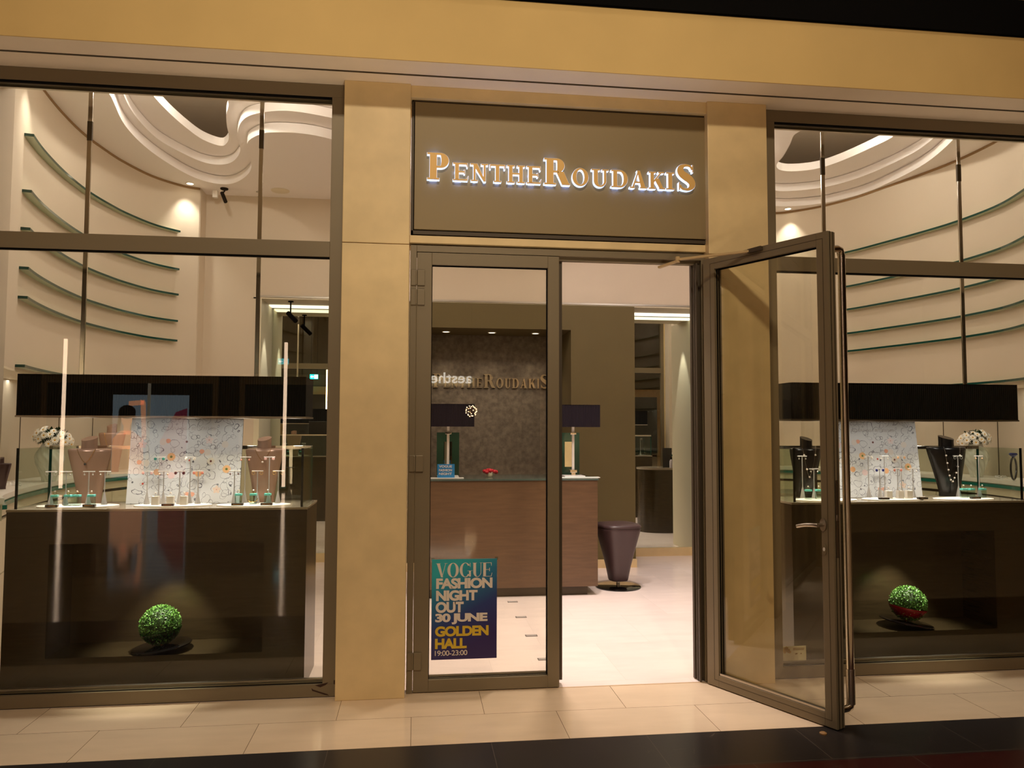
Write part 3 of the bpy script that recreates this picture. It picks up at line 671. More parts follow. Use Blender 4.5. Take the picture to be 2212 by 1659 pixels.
struct('wall_plenum', MB().box(-4.3, -4.2, .1, 4.9, 4.0, 4.8).box(6.0, 6.1, .1, 4.9, 4.0, 4.8).box(-4.2, 6, .0, .1, 4.0, 4.8).box(-4.2, 6, 4.8, 4.9, 4.0, 4.8), M['wall'], label='walls of the ceiling recess', cat='wall')
for x, y in ((-1.9, 1.6), (3.85, 1.6)):
    light('POINT', (x, y, 4.33), 30, COOL, .05)
for x, y in ((-1.0, 1.0), (3.2, 1.0)):
    light('POINT', (x, y, 4.10), 14, COOL, .03)

# header wall and rear zone
hw = MB().box(-4.2, -1.68, 3.87, 4.1, 0, 4.045).box(3.45, 6.0, 3.87, 4.1, 0, 4.045).box(-1.68, 3.45, 3.87, 4.1, 2.95, 4.045)
struct('wall_back', hw, M['wall'], label='cream back wall with header over the mirror recesses', cat='wall')
struct('trim_9', MB().box(-1.70, 3.47, 3.862, 3.872, 2.945, 2.965), M['brushed'], label='thin metal rail along the header', cat='trim')
struct('ceiling_rear', MB().box(-1.75, 3.55, 3.87, 5.6, 2.93, 2.945), M['cream'], label='lower cream ceiling of the mirror recess', cat='ceiling')
bw = MB()
bw.box(-.69, .05, 3.83, 4.62, .09, 2.93).box(1.72, 2.455, 3.83, 4.62, .09, 2.93).box(.05, 1.72, 3.83, 4.62, 2.65, 2.93).box(.05, 1.72, 4.5, 4.62, .09, 2.65)
struct('wall_olive', bw, M['olive'], label='olive brown wall block with a niche behind the desk', cat='wall')
struct('wall_olive_panel', MB().box(.052, 1.718, 4.48, 4.5, .09, 2.648), M['textured'], label='textured grey brown panel lining the niche', cat='wall')
struct('baseboard_center', MB().box(-.69, 2.46, 3.8, 3.83, 0, .09), M['stone'], label='stone plinth under the olive wall', cat='baseboard')
struct('baseboard_right', MB().box(2.46, 3.45, 4.5, 4.53, 0, .10), M['stone'], label='stone plinth under the right mirror', cat='baseboard')
struct('baseboard_left', MB().box(-1.68, -.69, 4.5, 4.53, 0, .10), M['stone'], label='stone plinth under the left mirror', cat='baseboard')
struct('wall_recess_left', MB().box(-1.72, -1.665, 3.865, 4.519, 0, 2.93), M['pale'], label='pale side panel of the left mirror recess', cat='wall')
struct('wall_recess_right', MB().box(3.435, 3.49, 3.62, 4.519, 0, 2.93), M['pale'], label='pale side panel of the right mirror recess', cat='wall')
struct('wall_rear', MB().box(-4.2, 6, 4.6, 4.7, 0, 4.8), M['wall'], label='rear wall behind the mirrors', cat='wall')
tag(MB().box(-1.68, -.69, 4.52, 4.53, .10, 2.93).build('wall_mirror', M['mirror']), 'tall mirror in the left recess beside the olive wall', 'mirror')
tag(MB().box(2.455, 3.45, 4.52, 4.53, .10, 2.93).build('wall_mirror', M['mirror']), 'tall mirror in the right recess beside the olive wall', 'mirror')
for x0, x1, n in ((-1.66, -.70, 'left'), (2.47, 3.44, 'right')):
    cs = tag(MB().box(x0, x1, 4.28, 4.44, 2.918, 2.93).build('strip_light', emis('strip_light_'+n, (255, 246, 226), 1.6)), f'recessed light strip in the ceiling over the {n} mirror', 'ceiling light')
    light('SPOT', (-1.5 if n == 'left' else 3.28, 4.05, 2.88), 40, COOL, .02, (-1.66 if n == 'left' else 3.43, 4.12, .5), 40, .4)
dh = MB().lathe((3.448, 4.0, 1.05), [(.001, 0), (.001, .001)], 4)
# niche downlights and letters
for i, x in enumerate((.33, .86, 1.37)):
    o = thing('downlight', ['leftmost', 'middle', 'rightmost'][i]+' small round downlight in the niche over the wall lettering', 'ceiling light', (x, 4.18, 2.65), 'niche downlights')
    MB().lathe((x, 4.18, 2.645), [(.05, .005), (.05, -.002), (.038, -.002), (.038, .005)], 20).build('ring', M['steelw'], o, smooth=True)
    MB().lathe((x, 4.18, 2.6465), [(.036, 0), (.036, .003)], 20).build('bulb', emis('niche_bulb', (255, 235, 200), 6), o)
    light('SPOT', (x, 4.18, 2.63), 10, WARM, .03, (x, 4.35, 1.2), 80, .8)
ws_ = thing('wall_lettering', 'polished metal serif letters on the textured niche wall', 'sign', (CX, 4.46, 2.0))
xx = .19
units = []
for c, big in zip('PENTHEROUDAKIS', (1, 0, 0, 0, 0, 0, 1, 0, 0, 0, 0, 0, 0, 1)):
    _, adv = glyph(c, .22, .07); units.append((c, big, adv*(1.45 if big else 1)))
tot = sum(u[2] for u in units); k = (1.58-.19)/tot
for c, big, u in units:
    H = .165 if big else .115
    word_mb(MB(), c, xx+.004, xx+u*k-.008, 2.02, H, 4.45, 4.475, w=.22, h=.075, sh=.06, ov=.09).build('letter', mat('lettering_metal', (214, 198, 168), .25, .8), ws_); xx += u*k

# curved side walls with niche and bench
curL = [(-2.46, .34), (-2.56, .52), (-2.66, .85), (-2.744, 1.23), (-2.81, 1.73), (-2.832, 2.2), (-2.80, 2.6), (-2.749, 2.9), (-2.625, 3.284), (-2.42, 3.56), (-2.269, 3.645)]
curR = [(4.05, 3.70), (4.2, 3.64), (4.45, 3.4), (4.65, 3.05), (4.78, 2.6), (4.88, 2.2), (4.95, 1.8), (4.95, 1.3), (4.85, .9), (4.68, .5), (4.56, .34)]
def side(curve, s, nm):
    c = catmull([Vector(p) for p in curve], 6)
    # order so that the left-hand normal points out of the room
    cc = c
    d = (cc[1]-cc[0]); n = Vector((-d.y, d.x)); 
    if n.dot(cc[0]-Vector((CX, 2))) < 0: cc = list(reversed(cc))
    w = MB(); curve_strip(w, cc, 0, .12, 1.93, 4.045)
    g_ = MB(); curve_strip(g_, cc, -.004, .002, 4.022, 4.046); struct('trim_groove_'+nm, g_, mat('groove_shade_brown', (150, 118, 78), .8), label=f'brown strip painted as shadow groove where the {nm} curved wall meets the ceiling', cat='trim')  # brown colour stands in for the shade of the ceiling gap
    for i_ in (10, 25, 40):
        p_ = cc[i_]; n_ = (p_-Vector((CX, 2))).normalized(); q_ = p_+n_*.16
        light('AREA', (q_.x, q_.y, 1.905), 1.2, COOL, .7, (q_.x, q_.y, 0), sy=.04)
    struct('wall_'+nm, w, M['wall'], label=f'curved cream wall behind the {nm} display', cat='wall', smooth=40)
    w = MB(); curve_strip(w, cc, .34, .40, 1.1, 1.95); w2 = MB(); curve_strip(w2, cc, 0, .42, 1.915, 1.93)
    struct('wall_niche_'+nm, w, M['nicheback'], label=f'back of the long niche in the {nm} curved wall', cat='wall', smooth=40)
    struct('ceiling_niche_'+nm, w2, M['cream'], label=f'top of the long niche in the {nm} curved wall', cat='ceiling', smooth=40)
    # vertical joints on the niche back
    j = MB()
    for i in range(4, len(cc)-4, 8):
        d = (cc[i+1]-cc[i-1]).normalized(); n = Vector((-d.y, d.x)); p = cc[i]+n*.338
        j.box(p.x-.002, p.x+.002, p.y-.003, p.y+.003, 1.12, 1.915)
    struct('trim_joint_'+nm, j, M['frame2'], label=f'dark vertical joints on the {nm} niche back', cat='trim')
    b = thing('display_bench', f'curved cream bench with drawers and teal glass band along the {nm} wall', 'bench', (cc[20].x, cc[20].y, 0))
    t = MB(); curve_strip(t, cc, -.03, .36, 1.085, 1.12); t.build('bench_top', M['white'], b, smooth=40)
    t = MB(); curve_strip(t, cc, -.045, .02, 1.052, 1.078); t.build('glass_band', M['teal'], b, smooth=40)
    t = MB(); curve_strip(t, cc, -.02, .3, .985, 1.085); t.build('bench_rail', M['cream'], b, smooth=40)
    t = MB(); curve_strip(t, cc, .01, .3, .96, .985); t.build('shadow_gap', M['frame2'], b, smooth=40)  # shade of the gap is put into the dark brown colour
    for k, (i0, i1) in enumerate(((1, 11), (11, 21), (21, 31), (31, 41), (41, 51), (51, len(cc)-1))):
        seg = cc[i0:i1+1]
        if len(seg) < 3: continue
        t = MB(); curve_strip(t, [seg[0]+(seg[1]-seg[0]).normalized()*.004]+seg[1:-1]+[seg[-1]-(seg[-1]-seg[-2]).normalized()*.004], -.015, .3, .62, .958); t.build('drawer', M['cream'], b, smooth=40)
        t = MB(); curve_strip(t, [seg[0]+(seg[1]-seg[0]).normalized()*.004]+seg[1:-1]+[seg[-1]-(seg[-1]-seg[-2]).normalized()*.004], -.015, .3, .12, .612); t.build('drawer', M['cream'], b, smooth=40)
    t = MB(); curve_strip(t, cc, .02, .3, 0, .12); t.build('plinth', M['cream'], b, smooth=40)
    # glass shelves
    for k, z in enumerate((3.53, 3.14, 2.88, 2.61, 2.41, 1.945)):
        if s > 0 and k < 5: z = 1.55+(z-1.55)*.955
        i0 = next(i for i, p in enumerate(cc) if (p.y > (.88 if s < 0 else .42)) == (cc[-1].y > cc[0].y))
        i1 = next(i for i, p in enumerate(cc) if (p.y > (3.5 if s < 0 else 3.12)) == (cc[-1].y > cc[0].y))
        lo, hi = min(i0, i1), max(i0, i1)
        seg = cc[lo:hi+1]
        order = ['topmost', 'second from top', 'third from top', 'fourth from top', 'fifth from top', 'lowest'][k]
        o = thing('glass_shelf', f'{order} curved green glass shelf on the {nm} wall', 'shelf', (seg[len(seg)//2].x, seg[len(seg)//2].y, z), f'curved glass shelves on the {nm} wall')
        t = MB(); curve_strip(t, seg, -.055, .0, z, z+.018); t.build('glass_plate', M['glassgreen'], o, smooth=40)
        t = MB(); curve_strip(t, seg, -.0575, -.055, z-.0005, z+.0185)
        for p, q in ((seg[0], seg[1]), (seg[-1], seg[-2])):
            d = (p-q).normalized(); n = Vector((-d.y, d.x)); n = n if n.dot(p-Vector((CX, 2))) > 0 else -n
            a = p; c2 = p-n*.0575
            t.loft([[Vector((v.x, v.y, z-.0005)), Vector((v.x+d.x*.003, v.y+d.y*.003, z-.0005)), Vector((v.x+d.x*.003, v.y+d.y*.003, z+.0185)), Vector((v.x, v.y, z+.0185))] for v in (a, c2)])
        t.build('glass_edge', M['tealdk'], o)
    return cc
ccL = side(curL, -1, 'left'); ccR = side(curR, 1, 'right')
struct('wall_return_left', MB().box(-2.74, -2.455, .09, .33, 0, 4.045), M['wall'], label='short wall return beside the left window', cat='wall')
struct('wall_return_right', MB().box(4.51, 4.7, .09, .33, 0, 4.045), M['wall'], label='short wall return beside the right window', cat='wall')
struct('wall_end_left', MB().box(-2.37, -2.262, 3.655, 3.87, 0, 4.045), M['wall'], label='end of the left curved wall', cat='wall')
struct('wall_end_right', MB().box(4.0, 4.08, 3.70, 3.87, 0, 4.045), M['wall'], label='end of the right curved wall', cat='wall')
# downlights beside the curved wall ends
for i, (x, y, ax, ay, e) in enumerate(((-2.33, 3.50, -2.36, 3.57, 18), (-2.52, .96, -2.66, .93, 14), (4.17, 3.53, 4.22, 3.61, 18), (4.80, .8, 4.84, .8, 8))):
    lab = ['ceiling downlight washing the far end of the left curved wall', 'ceiling downlight washing the near end of the left curved wall', 'ceiling downlight washing the far end of the right curved wall', 'ceiling downlight washing the near end of the right curved wall'][i]
    o = thing('downlight', lab, 'ceiling light', (x, y, ZC), 'wall washing downlights')
    MB().lathe((x, y, ZC-.002), [(.045, .003), (.045, -.003), (.034, -.003), (.034, .003)], 20).build('ring', M['steelw'], o, smooth=True)
    MB().lathe((x, y, ZC-.001), [(.033, 0), (.033, .002)], 20).build('bulb', emis('wash_bulb', (255, 240, 220), 8), o)
    light('SPOT', (x, y, ZC-.02), e*1.6, COOL, .02, (ax, ay, 2.6), 75, 1)

# ================================================================== DISPLAY COUNTERS
def counter(side, x0, x1):
    nm = 'left' if side < 0 else 'right'
    c = thing('display_counter', f'dark glossy walnut display counter in the {nm} window', 'counter', ((x0+x1)/2, .15, 0), 'window display counters')
    nx0, nx1 = x0+.235, x1-.245
    b = MB()
    b.box(x0, nx0, .15, .61, .0, 1.055).box(nx1, x1, .15, .61, .0, 1.055).box(nx0, nx1, .15, .61, .872, 1.055).box(nx0, nx1, .15, .61, 0, .226).box(nx0, nx1, .47, .61, .226, .872)
    b.build('body', M['wooddark'], c)
    MB().box(x0-.002, x1+.002, .146, .612, 1.056, 1.07, .002).build('top', M['counter_top'], c)
    return c
XL0, XL1, XR0, XR1 = -2.32, -.643, 2.424, 4.10
counter(-1, XL0, XL1); counter(1, XR0, XR1)

def glass_case(side, x0, x1):
    nm = 'left' if side < 0 else 'right'
    c = thing('glass_guard', f'clear glass guard around the {nm} window counter top', 'glass case', ((x0+x1)/2, .4, 1.07), 'counter glass guards')
    MB().box(x0, x1, .572, .580, 1.071, 1.42).build('back_pane', M['glasscase'], c)
    MB().box(x0, x0+.008, .175, .572, 1.071, 1.42).build('side_pane', M['glasscase'], c)
    MB().box(x1-.008, x1, .175, .572, 1.071, 1.42).build('side_pane', M['glasscase'], c)
    e = mat('dark_glass_edge', (14, 20, 20), .15)
    MB().box(x0-.001, x0+.012, .168, .176, 1.071, 1.422).build('edge_strip', e, c)
    MB().box(x1-.012, x1+.001, .168, .176, 1.071, 1.422).build('edge_strip', e, c)
    MB().box(x1-.010, x1+.001, .568, .582, 1.071, 1.422).build('corner_strip', M['tealdk'], c)
    MB().box(x0-.001, x0+.010, .568, .582, 1.071, 1.422).build('corner_strip', M['tealdk'], c)
    MB().box(x0, x1, .566, .586, 1.405, 1.428, .001).build('top_rail', M['chrome'], c)
    return c
glass_case(-1, -2.287, -.672); glass_case(1, 2.45, 4.092)

def pendant(side, x0, x1, xp):
    nm = 'left' if side < 0 else 'right'
    c = thing('pendant_lamp', f'long black pleated pendant lamp over the {nm} window counter', 'lamp', ((x0+x1)/2, .31, 1.605), 'long black pendant lamps')
    s = MB()
    s.box(x0, x1, .150, .158, 1.608, 1.85).box(x0, x1, .462, .47, 1.608, 1.85).box(x0, x0+.008, .158, .462, 1.608, 1.85).box(x1-.008, x1, .158, .462, 1.608, 1.85).box(x0, x1, .15, .47, 1.846, 1.852)
    s.build('shade', M['shade'], c)
    MB().box(x0-.004, x1+.004, .145, .156, 1.602, 1.612).box(x0-.004, x1+.004, .464, .475, 1.602, 1.612).box(x0-.004, x0+.006, .15, .47, 1.602, 1.612).box(x1-.006, x1+.004, .15, .47, 1.602, 1.612).build('shade_rim', M['brushed'], c)
    for x in xp:
        MB().box(x-.013, x+.013, .30, .312, 1.852, 4.043, .002).build('pole', M['chrome'], c)
        MB().box(x-.014, x+.014, .298, .314, 3.3, 3.42).build('pole_joint', M['frame2'], c)
    n = 5
    for i in range(n):
        x = x0+(x1-x0)*(i+.5)/n
        MB().lathe((x, .30, 1.66), [(.028, 0), (.034, .03), (.034, .06)], 16).build('spotlight', M['black'], c)
        MB().lathe((x, .30, 1.661), [(.024, 0), (.024, .004)], 14).build('bulb', emis('pendant_bulb', (255, 246, 236), 12), c)
        light('SPOT', (x, .30, 1.65), 17, COOL, .02, (x, .22, 1.07), 78, .9)
        light('SPOT', (x, .20, 1.64), 1.9, COOL, .02, (x, .45, 1.25), 120, 1)  # extra spot without a fitting, added to brighten the board
    return c
pendant(-1, -2.29, -.662, (-2.006, -.985)); pendant(1, 2.432, 4.06, (2.772, 3.795))

# printed boards
def board(side, x0, x1, clip=None):
    nm = 'left' if side < 0 else 'right'
    b = thing('display_board', f'white board printed with ink squiggles and flowers on the {nm} counter', 'board', ((x0+x1)/2, .42, 1.07), 'printed display boards')
    mtx = Matrix.Translation(Vector(((x0+x1)/2, .435, 1.072))) @ Matrix.Rotation(math.radians(-7), 4, 'X')
    w_ = (x1-x0)/2; H = .575
    MB().box(-w_, w_, 0, .006, 0, H, mtx=mtx).build('panel', M['board'], b)
    MB().box(-w_, w_, .0062, .012, 0, H, mtx=mtx).build('backing', M['dark_plaque'], b)
    # flower print: positions as fractions of the board
    fl = [(.11, .66, 'star', 'p1'), (.29, .69, 'round', 'w'), (.335, .70, 'bud', 'c'), (.50, .69, 'daisy', 'g'), (.70, .71, 'star', 'p2'), (.845, .66, 'round', 'w'), (.64, .58, 'bud', 'c'), (.69, .57, 'round', 'w'), (.37, .52, 'sun', 'o'), (.09, .46, 'bud', 'c'), (.15, .45, 'round', 'w'),
          (.25, .35, 'sun2', 'c2'), (.38, .31, 'round', 'p1'), (.135, .22, 'spike', 'r'), (.535, .48, 'spike', 'r'), (.62, .33, 'sun2', 'c2'), (.725, .47, 'daisy', 'w2'), (.87, .38, 'sun', 'o'), (.79, .15, 'star', 'p3'), (.53, .10, 'bud', 'c'), (.575, .10, 'bud', 'c')]
    cols = dict(p1=(240, 214, 214), p2=(240, 225, 225), p3=(238, 216, 200), w=(234, 226, 220), c=(240, 176, 150), g=(226, 226, 232), o=(240, 190, 140), c2=(240, 184, 136), r=(226, 226, 226), w2=(230, 224, 214))
    for fx, fz, kind, ck in fl:
        fx2 = fx*2*w_-w_; fz2 = fz*H*.97; r = dict(star=.026, round=.022, bud=.015, daisy=.024, sun=.026, sun2=.020, spike=.022)[kind]
        npet = dict(star=5, round=10, bud=3, daisy=14, sun=12, sun2=8, spike=6)[kind]; amp = dict(star=.35, round=.08, bud=.1, daisy=.15, sun=.12, sun2=.08, spike=.8)[kind]
        poly = [(fx2+r*(1-amp*(.5-.5*math.cos(npet*t)))*math.cos(t+.3), fz2+r*(1-amp*(.5-.5*math.cos(npet*t)))*math.sin(t+.3)) for t in [2*PI*k/72 for k in range(72)]]
        mb = MB(); mb.prism(poly, -.0008, 0, mtx)
        key = 'print_'+ck
        if key not in M: M[key] = mat('printed_petal_'+ck, cols[ck], .5)
        mb.build('printed_flower', M[key], b)
        if kind in ('sun', 'daisy', 'spike', 'star'):
            cr = r*(.3 if kind != 'star' else .15)
            cc_ = {'sun': (110, 130, 70), 'daisy': (120, 70, 60), 'spike': (200, 80, 66), 'star': (220, 160, 150)}[kind]
            key = 'print_c_'+kind
            if key not in M: M[key] = mat('printed_centre_'+kind, cc_, .5)
            MB().prism([(fx2+cr*math.cos(t), fz2+cr*math.sin(t)) for t in [2*PI*k/12 for k in range(12)]], -.0014, -.0008, mtx).build('printed_centre', M[key], b)
    # title printed near the top
    t = MB(); words = word_mb(t, 'FLOWERS', -w_*.46, -w_*.01, H*.80, .019, -.0016, -.0002, w=.16, h=.07)
    word_mb(t, 'BUTTERFLIES', w_*.07, w_*.5, H*.80, .019, -.0016, -.0002, w=.16, h=.07)
    for v in t.bm.verts: v.co = mtx @ v.co
    t.build('title_print', mat('title_print', (205, 200, 200), .4), b)
    me = sans('&', .02, 0, .0003); o = bpy.data.objects.new('title_print', me); me.materials.append(mat('title_print2', (205, 200, 200), .4))
    me.transform(mtx @ Matrix.Translation((w_*.005, -.0006, H*.80))); me.transform(Matrix.Translation(-Vector(b.location))); COL.objects.link(o); o.parent = b
    return b
board(-1, -1.775, -1.098); board(1, 2.87, 3.545)

# necklace busts
def bust_mesh(x, y, z0, h, wid, tilt, m, root):
    k = h/.34
    prof = [(.0, .56, .22), (.08, .55, .26), (.3, .64, .36), (.55, .77, .44), (.8, .92, .50), (.95, 1.0, .50), (.985, 1.0, .47), (1.0, .97, .42), (1.01, .80, .30)]
    rings = []
    for t, a, d in prof:
        r = []
        for i in range(32):
            an = 2*PI*i/32; cx_ = math.cos(an); sy = math.sin(an)
            # shallow body: gently curved front, flatter back
            px = wid*a*cx_; py = -wid*d*max(-sy, 0)*1.0+(wid*d*.35)*max(sy, 0)
            r.append(Vector((x+px+tilt*t*k, y+(py if sy < 0 else py), z0+t*h*.83)))
        rings.append(r)
    MB().loft(rings).build('torso', m, root, smooth=60)
    nk = []
    for t, rr in ((-.1, .40), (.03, .37), (.12, .36), (.22, .37)):
        nk.append([Vector((x+tilt*k+wid*rr*math.cos(2*PI*i/28), y-.01+wid*rr*.72*math.sin(2*PI*i/28), z0+h*.83+(t+((.02 if tilt < .005 and wid < .13 else -.025)*math.cos(2*PI*i/28)+.045*math.sin(2*PI*i/28) if t > .2 else 0))*h*.75)) for i in range(28)])
    MB().loft(nk).build('neck', m, root, smooth=50)
def necklace(x, y, z0, h, wid, tilt, m, lab, drop, pend, beads=0):
    n = thing('necklace', lab, 'necklace', (x, y, z0), None); k = h/.34
    pts = []
    for i in range(25):
        t = -1+2*i/24; px = x+tilt*k*.9+wid*.42*t; pz = z0+h*.835-drop*(1-abs(t)**1.5); fz = (z0+h*.83-pz)/(h*.83)
        dd = .36 if pz > z0+h*.6 else .32
        ft = min(max((pz-z0)/(h*.83), 0), 1.0)
        PF = [(.0, .56, .22), (.08, .55, .26), (.3, .64, .36), (.55, .77, .44), (.8, .92, .50), (.95, 1.0, .50), (1.01, .97, .45)]
        for (t0, a0_, d0_), (t1, a1_, d1_) in zip(PF, PF[1:]):
            if t0 <= ft <= t1: q_ = (ft-t0)/(t1-t0); aa = a0_+(a1_-a0_)*q_; dd = d0_+(d1_-d0_)*q_
        py = y-wid*dd*math.sqrt(max(1-((px-x-tilt*ft*k)/(wid*aa))**2, .03))-.003
        pts.append((px, py, pz))
    MB().tube(catmull(pts, 3), .0012, 6).build('chain', M['gold'] if not beads else M['brushed'], n, smooth=True)
    if pend: MB().sphere((pts[12][0], pts[12][1]-.004, pts[12][2]-.008), .007, 10, 6).build('pendant', M[pend], n, smooth=True)
    for i in range(beads):
        p = pts[2+int(i*20/max(beads-1, 1))]; MB().sphere((p[0], p[1]-.003, p[2]), .0068, 10, 6).build('bead', M['pearl'], n, smooth=True)
    return n
def bust(x, y, z0, h, wid, tilt, m, lab):
    b = thing('necklace_bust', lab, 'bust', (x, y, z0)); bust_mesh(x, y, z0, h, wid, tilt, m, b); return b
bust(-2.012, .50, 1.072, .405, .128, -.006, M['bronzebust'], 'taupe necklace bust left of the printed board in the left window')
necklace(-2.012, .50, 1.072, .405, .128, -.006, M, 'fine gold necklace with dark pendant on the taupe bust left of the board', .085, 'blackgloss')
bust(-.962, .50, 1.072, .405, .118, -.0, M['bronzebust'], 'taupe necklace bust right of the printed board in the left window')
necklace(-.962, .50, 1.072, .405, .118, 0, M, 'fine gold necklace on the taupe bust right of the board', .075, 'pearl')
bust(2.70, .50, 1.072, .41, .118, .01, M['blacksatin'], 'black necklace bust behind the open glass door')
necklace(2.70, .50, 1.072, .41, .118, .01, M, 'long silver necklace with pearls on the black bust behind the open door', .2, None, 5)
bust(3.80, .50, 1.072, .42, .150, -.02, M['blacksatin'], 'black necklace bust right of the printed board in the right window')
necklace(3.80, .50, 1.072, .42, .150, -.02, M, 'long pearl station necklace on the black bust near the flowers', .25, None, 10)
bust(-2.85, 3.08, 1.122, .44, .12, .0, M['bronzebust'], 'taupe necklace bust standing far back on the left curved bench')
necklace(-2.85, 3.08, 1.122, .44, .12, 0, M, 'gold chain necklace on the bust far back on the left bench', .16, None)

# white discs
DISC = [(-2.008, .33, .232, 'left', 'left'), (-1.464, .33, .226, 'middle', 'left'), (-.981, .30, .22, 'right', 'left'), (2.735, .29, .218, 'left', 'right'), (3.226, .30, .216, 'middle', 'right'), (3.735, .28, .215, 'right', 'right')]
for x, y, r, p, w_ in DISC:
    tag(MB().lathe((x, y, 1.0702), [(r, 0), (r, .005), (r-.002, .006)], 48, 1.0, .50).build('display_disc', M['white'], None, smooth=40), f'{p} oval white display disc on the {w_} window counter', 'display disc', 'white display discs')

# earring stands
def make_stand(h):
    s = thing('earring_stand', 'x', 'earring stand', (0, 0, 0), 'silver earring stands')
    MB().lathe((0, 0, 0), [(.0175, 0), (.0175, .003), (.012, .03), (.006, .062), (.0042, .072)], 16).build('base', M['standsilver'], s, smooth=60, xf='local')
    MB().cyl((0, 0, .07), (0, 0, h), .0032, 8).build('stem', M['standsilver'], s, smooth=True, xf='local')
    MB().box(-.034, .034, -.0035, .0035, h-.004, h+.002, .001).build('crossbar', M['steelw'], s, xf='local')
    return s
ZD = 1.0765
protoS = make_stand(.20); protoT = make_stand(.285)
EC = {'teal': (40, 150, 130), 'coral': (236, 150, 130), 'brown': (92, 44, 36), 'pearl white': (245, 236, 226), 'gold': (222, 176, 92), 'blue': (40, 50, 140), 'peach': (240, 190, 150), 'pale pink': (240, 190, 185), 'silver': (220, 215, 210)}
EM = {}
def earring(color, kind):
    key = (color, kind)
    if key in EM: return EM[key]
    m = mat('earring_'+color.replace(' ', '_'), EC[color], .3, .8 if color in ('gold', 'silver') else 0.0)
    e = MB()
    if kind == 'flower':
        for k in range(6): e.sphere((.0055*math.cos(k*PI/3), 0, -.008+.0055*math.sin(k*PI/3)), .0042, 6, 4, (1, .5, 1))
        e.sphere((0, -.002, -.008), .003, 6, 4)
    elif kind == 'drop':
        e.cyl((0, 0, 0), (0, 0, -.010), .0008, 5); e.sphere((0, 0, -.015), .0055, 8, 6)
    elif kind == 'hoop': e.tube([(.009*math.cos(t), 0, -.010+.009*math.sin(t)) for t in [2*PI*k/16 for k in range(16)]], .0011, 5, closed=True)
    o = e.build('earring', m, None, smooth=True); EM[key] = o; return o
used = {'S': False, 'T': False, 'E': set()}
def stand(x, y, tall, where, ear=None):
    proto = protoT if tall else protoS; k = 'T' if tall else 'S'
    lab = f'{"tall" if tall else "short"} silver T-shaped earring stand, {where}'
    if not used[k]: proto.location = (x, y, ZD); proto['label'] = lab; used[k] = True
    else: copy_tree(proto, (x, y, ZD), lab)
    h = .285 if tall else .20
    if ear:
        for s, sn in ((-1, 'left'), (1, 'right')):
            src = earring(*ear); 
            if ear not in used['E']: used['E'].add(ear); o = src
            else: o = src.copy(); COL.objects.link(o)
            o.location = (x+s*.024, y-.005, ZD+h-.004)
            tag(o, f'{ear[0]} {ear[1]} earring, {sn} end of the stand {where}', 'earring', 'earrings on the window stands')
Lw = 'left window'
for x, wr, er in ((-2.178, 'leftmost in the left window', ('silver', 'hoop')), (-2.094, 'second from left in the left window', ('silver', 'drop')), (-1.965, 'third from left in the left window', ('silver', 'drop')), (-1.873, 'at the right end of the left disc', ('silver', 'drop')),
                  (-1.627, 'leftmost before the left printed board', ('pale pink', 'flower')), (-1.532, 'with cream earrings before the left board', ('peach', 'drop')), (-1.438, 'with brown studs before the left board', ('brown', 'flower')), (-1.329, 'with coral studs before the left board', ('coral', 'flower')),
                  (-1.114, 'at the right edge of the left board', ('brown', 'drop')), (-.976, 'before the right taupe bust', ('gold', 'hoop')), (-.85, 'rightmost in the left window', ('gold', 'hoop'))):
    stand(x, .36, False, wr, er)
for x, wr, er in ((-1.572, 'with teal studs before the left board', ('teal', 'flower')), (-1.389, 'with white blossoms before the left board', ('pearl white', 'flower')), (-1.059, 'just left of the right taupe bust', ('coral', 'drop')), (-.913, 'in front of the right taupe bust', ('pale pink', 'flower'))):
    stand(x, .40, True, wr, er)
for x, wr, er in ((2.633, 'leftmost seen through the open door', ('silver', 'drop')), (3.118, 'with cream blossoms before the right board', ('pearl white', 'flower')), (3.238, 'with white studs before the right board', ('pearl white', 'drop')), (3.363, 'with peach blossoms before the right board', ('peach', 'flower')),
                  (3.794, 'before the big black bust', ('silver', 'hoop')), (3.954, 'rightmost in the right window', ('peach', 'drop'))):
    stand(x, .40, True, wr, er)
for x, wr, er in ((2.695, 'by the door stile in the right window', ('silver', 'drop')), (3.175, 'with blue studs before the right board', ('blue', 'flower')), (3.308, 'with coral studs before the right board', ('coral', 'flower')), (3.422, 'just right of the right board', ('pearl white', 'drop')),
                  ):
    stand(x, .36, False, wr, er)

# ring blocks: clear cubes with turquoise lids, white cubes, rings on top
def make_cube(white):
    s = thing('ring_block', 'x', 'ring block', (0, 0, 0))
    if white: MB().box(-.020, .020, -.016, .016, 0, .052, .001).build('block', M['white'], s, xf='local')
    else:
        MB().box(-.019, .019, -.015, .015, 0, .052).build('block', M['acrylic'], s, xf='local')
        MB().box(-.0195, .0195, -.0155, .0155, .052, .064, .001).build('lid', M['tealbox'], s, xf='local')
    return s
pc_, pw_ = make_cube(False), make_cube(True); fu = {0: False, 1: False}; ringp = None
def cube(x, y, white, lab, rk='pearl'):
    global ringp
    p = pw_ if white else pc_
    g = 'white ring blocks' if white else 'clear ring blocks with turquoise lids'
    if not fu[white]: p.location = (x, y, ZD); tag(p, lab, None, g); fu[white] = True
    else: copy_tree(p, (x, y, ZD), lab, g)
    z = ZD+(.052 if white else .064)
    r = thing('ring', 'gem ring resting on the '+lab, 'ring', (x, y, z), 'rings on the ring blocks')
    MB().tube([(x+.0085*math.cos(t), y, z+.0095+.0085*math.sin(t)) for t in [2*PI*k/18 for k in range(18)]], .0012, 6, closed=True).build('band', M['steelw'] if white else M['gold'], r, smooth=True)
    MB().sphere((x, y, z+.020), .0055, 8, 5).build('stone', M['pearl'], r, smooth=True)
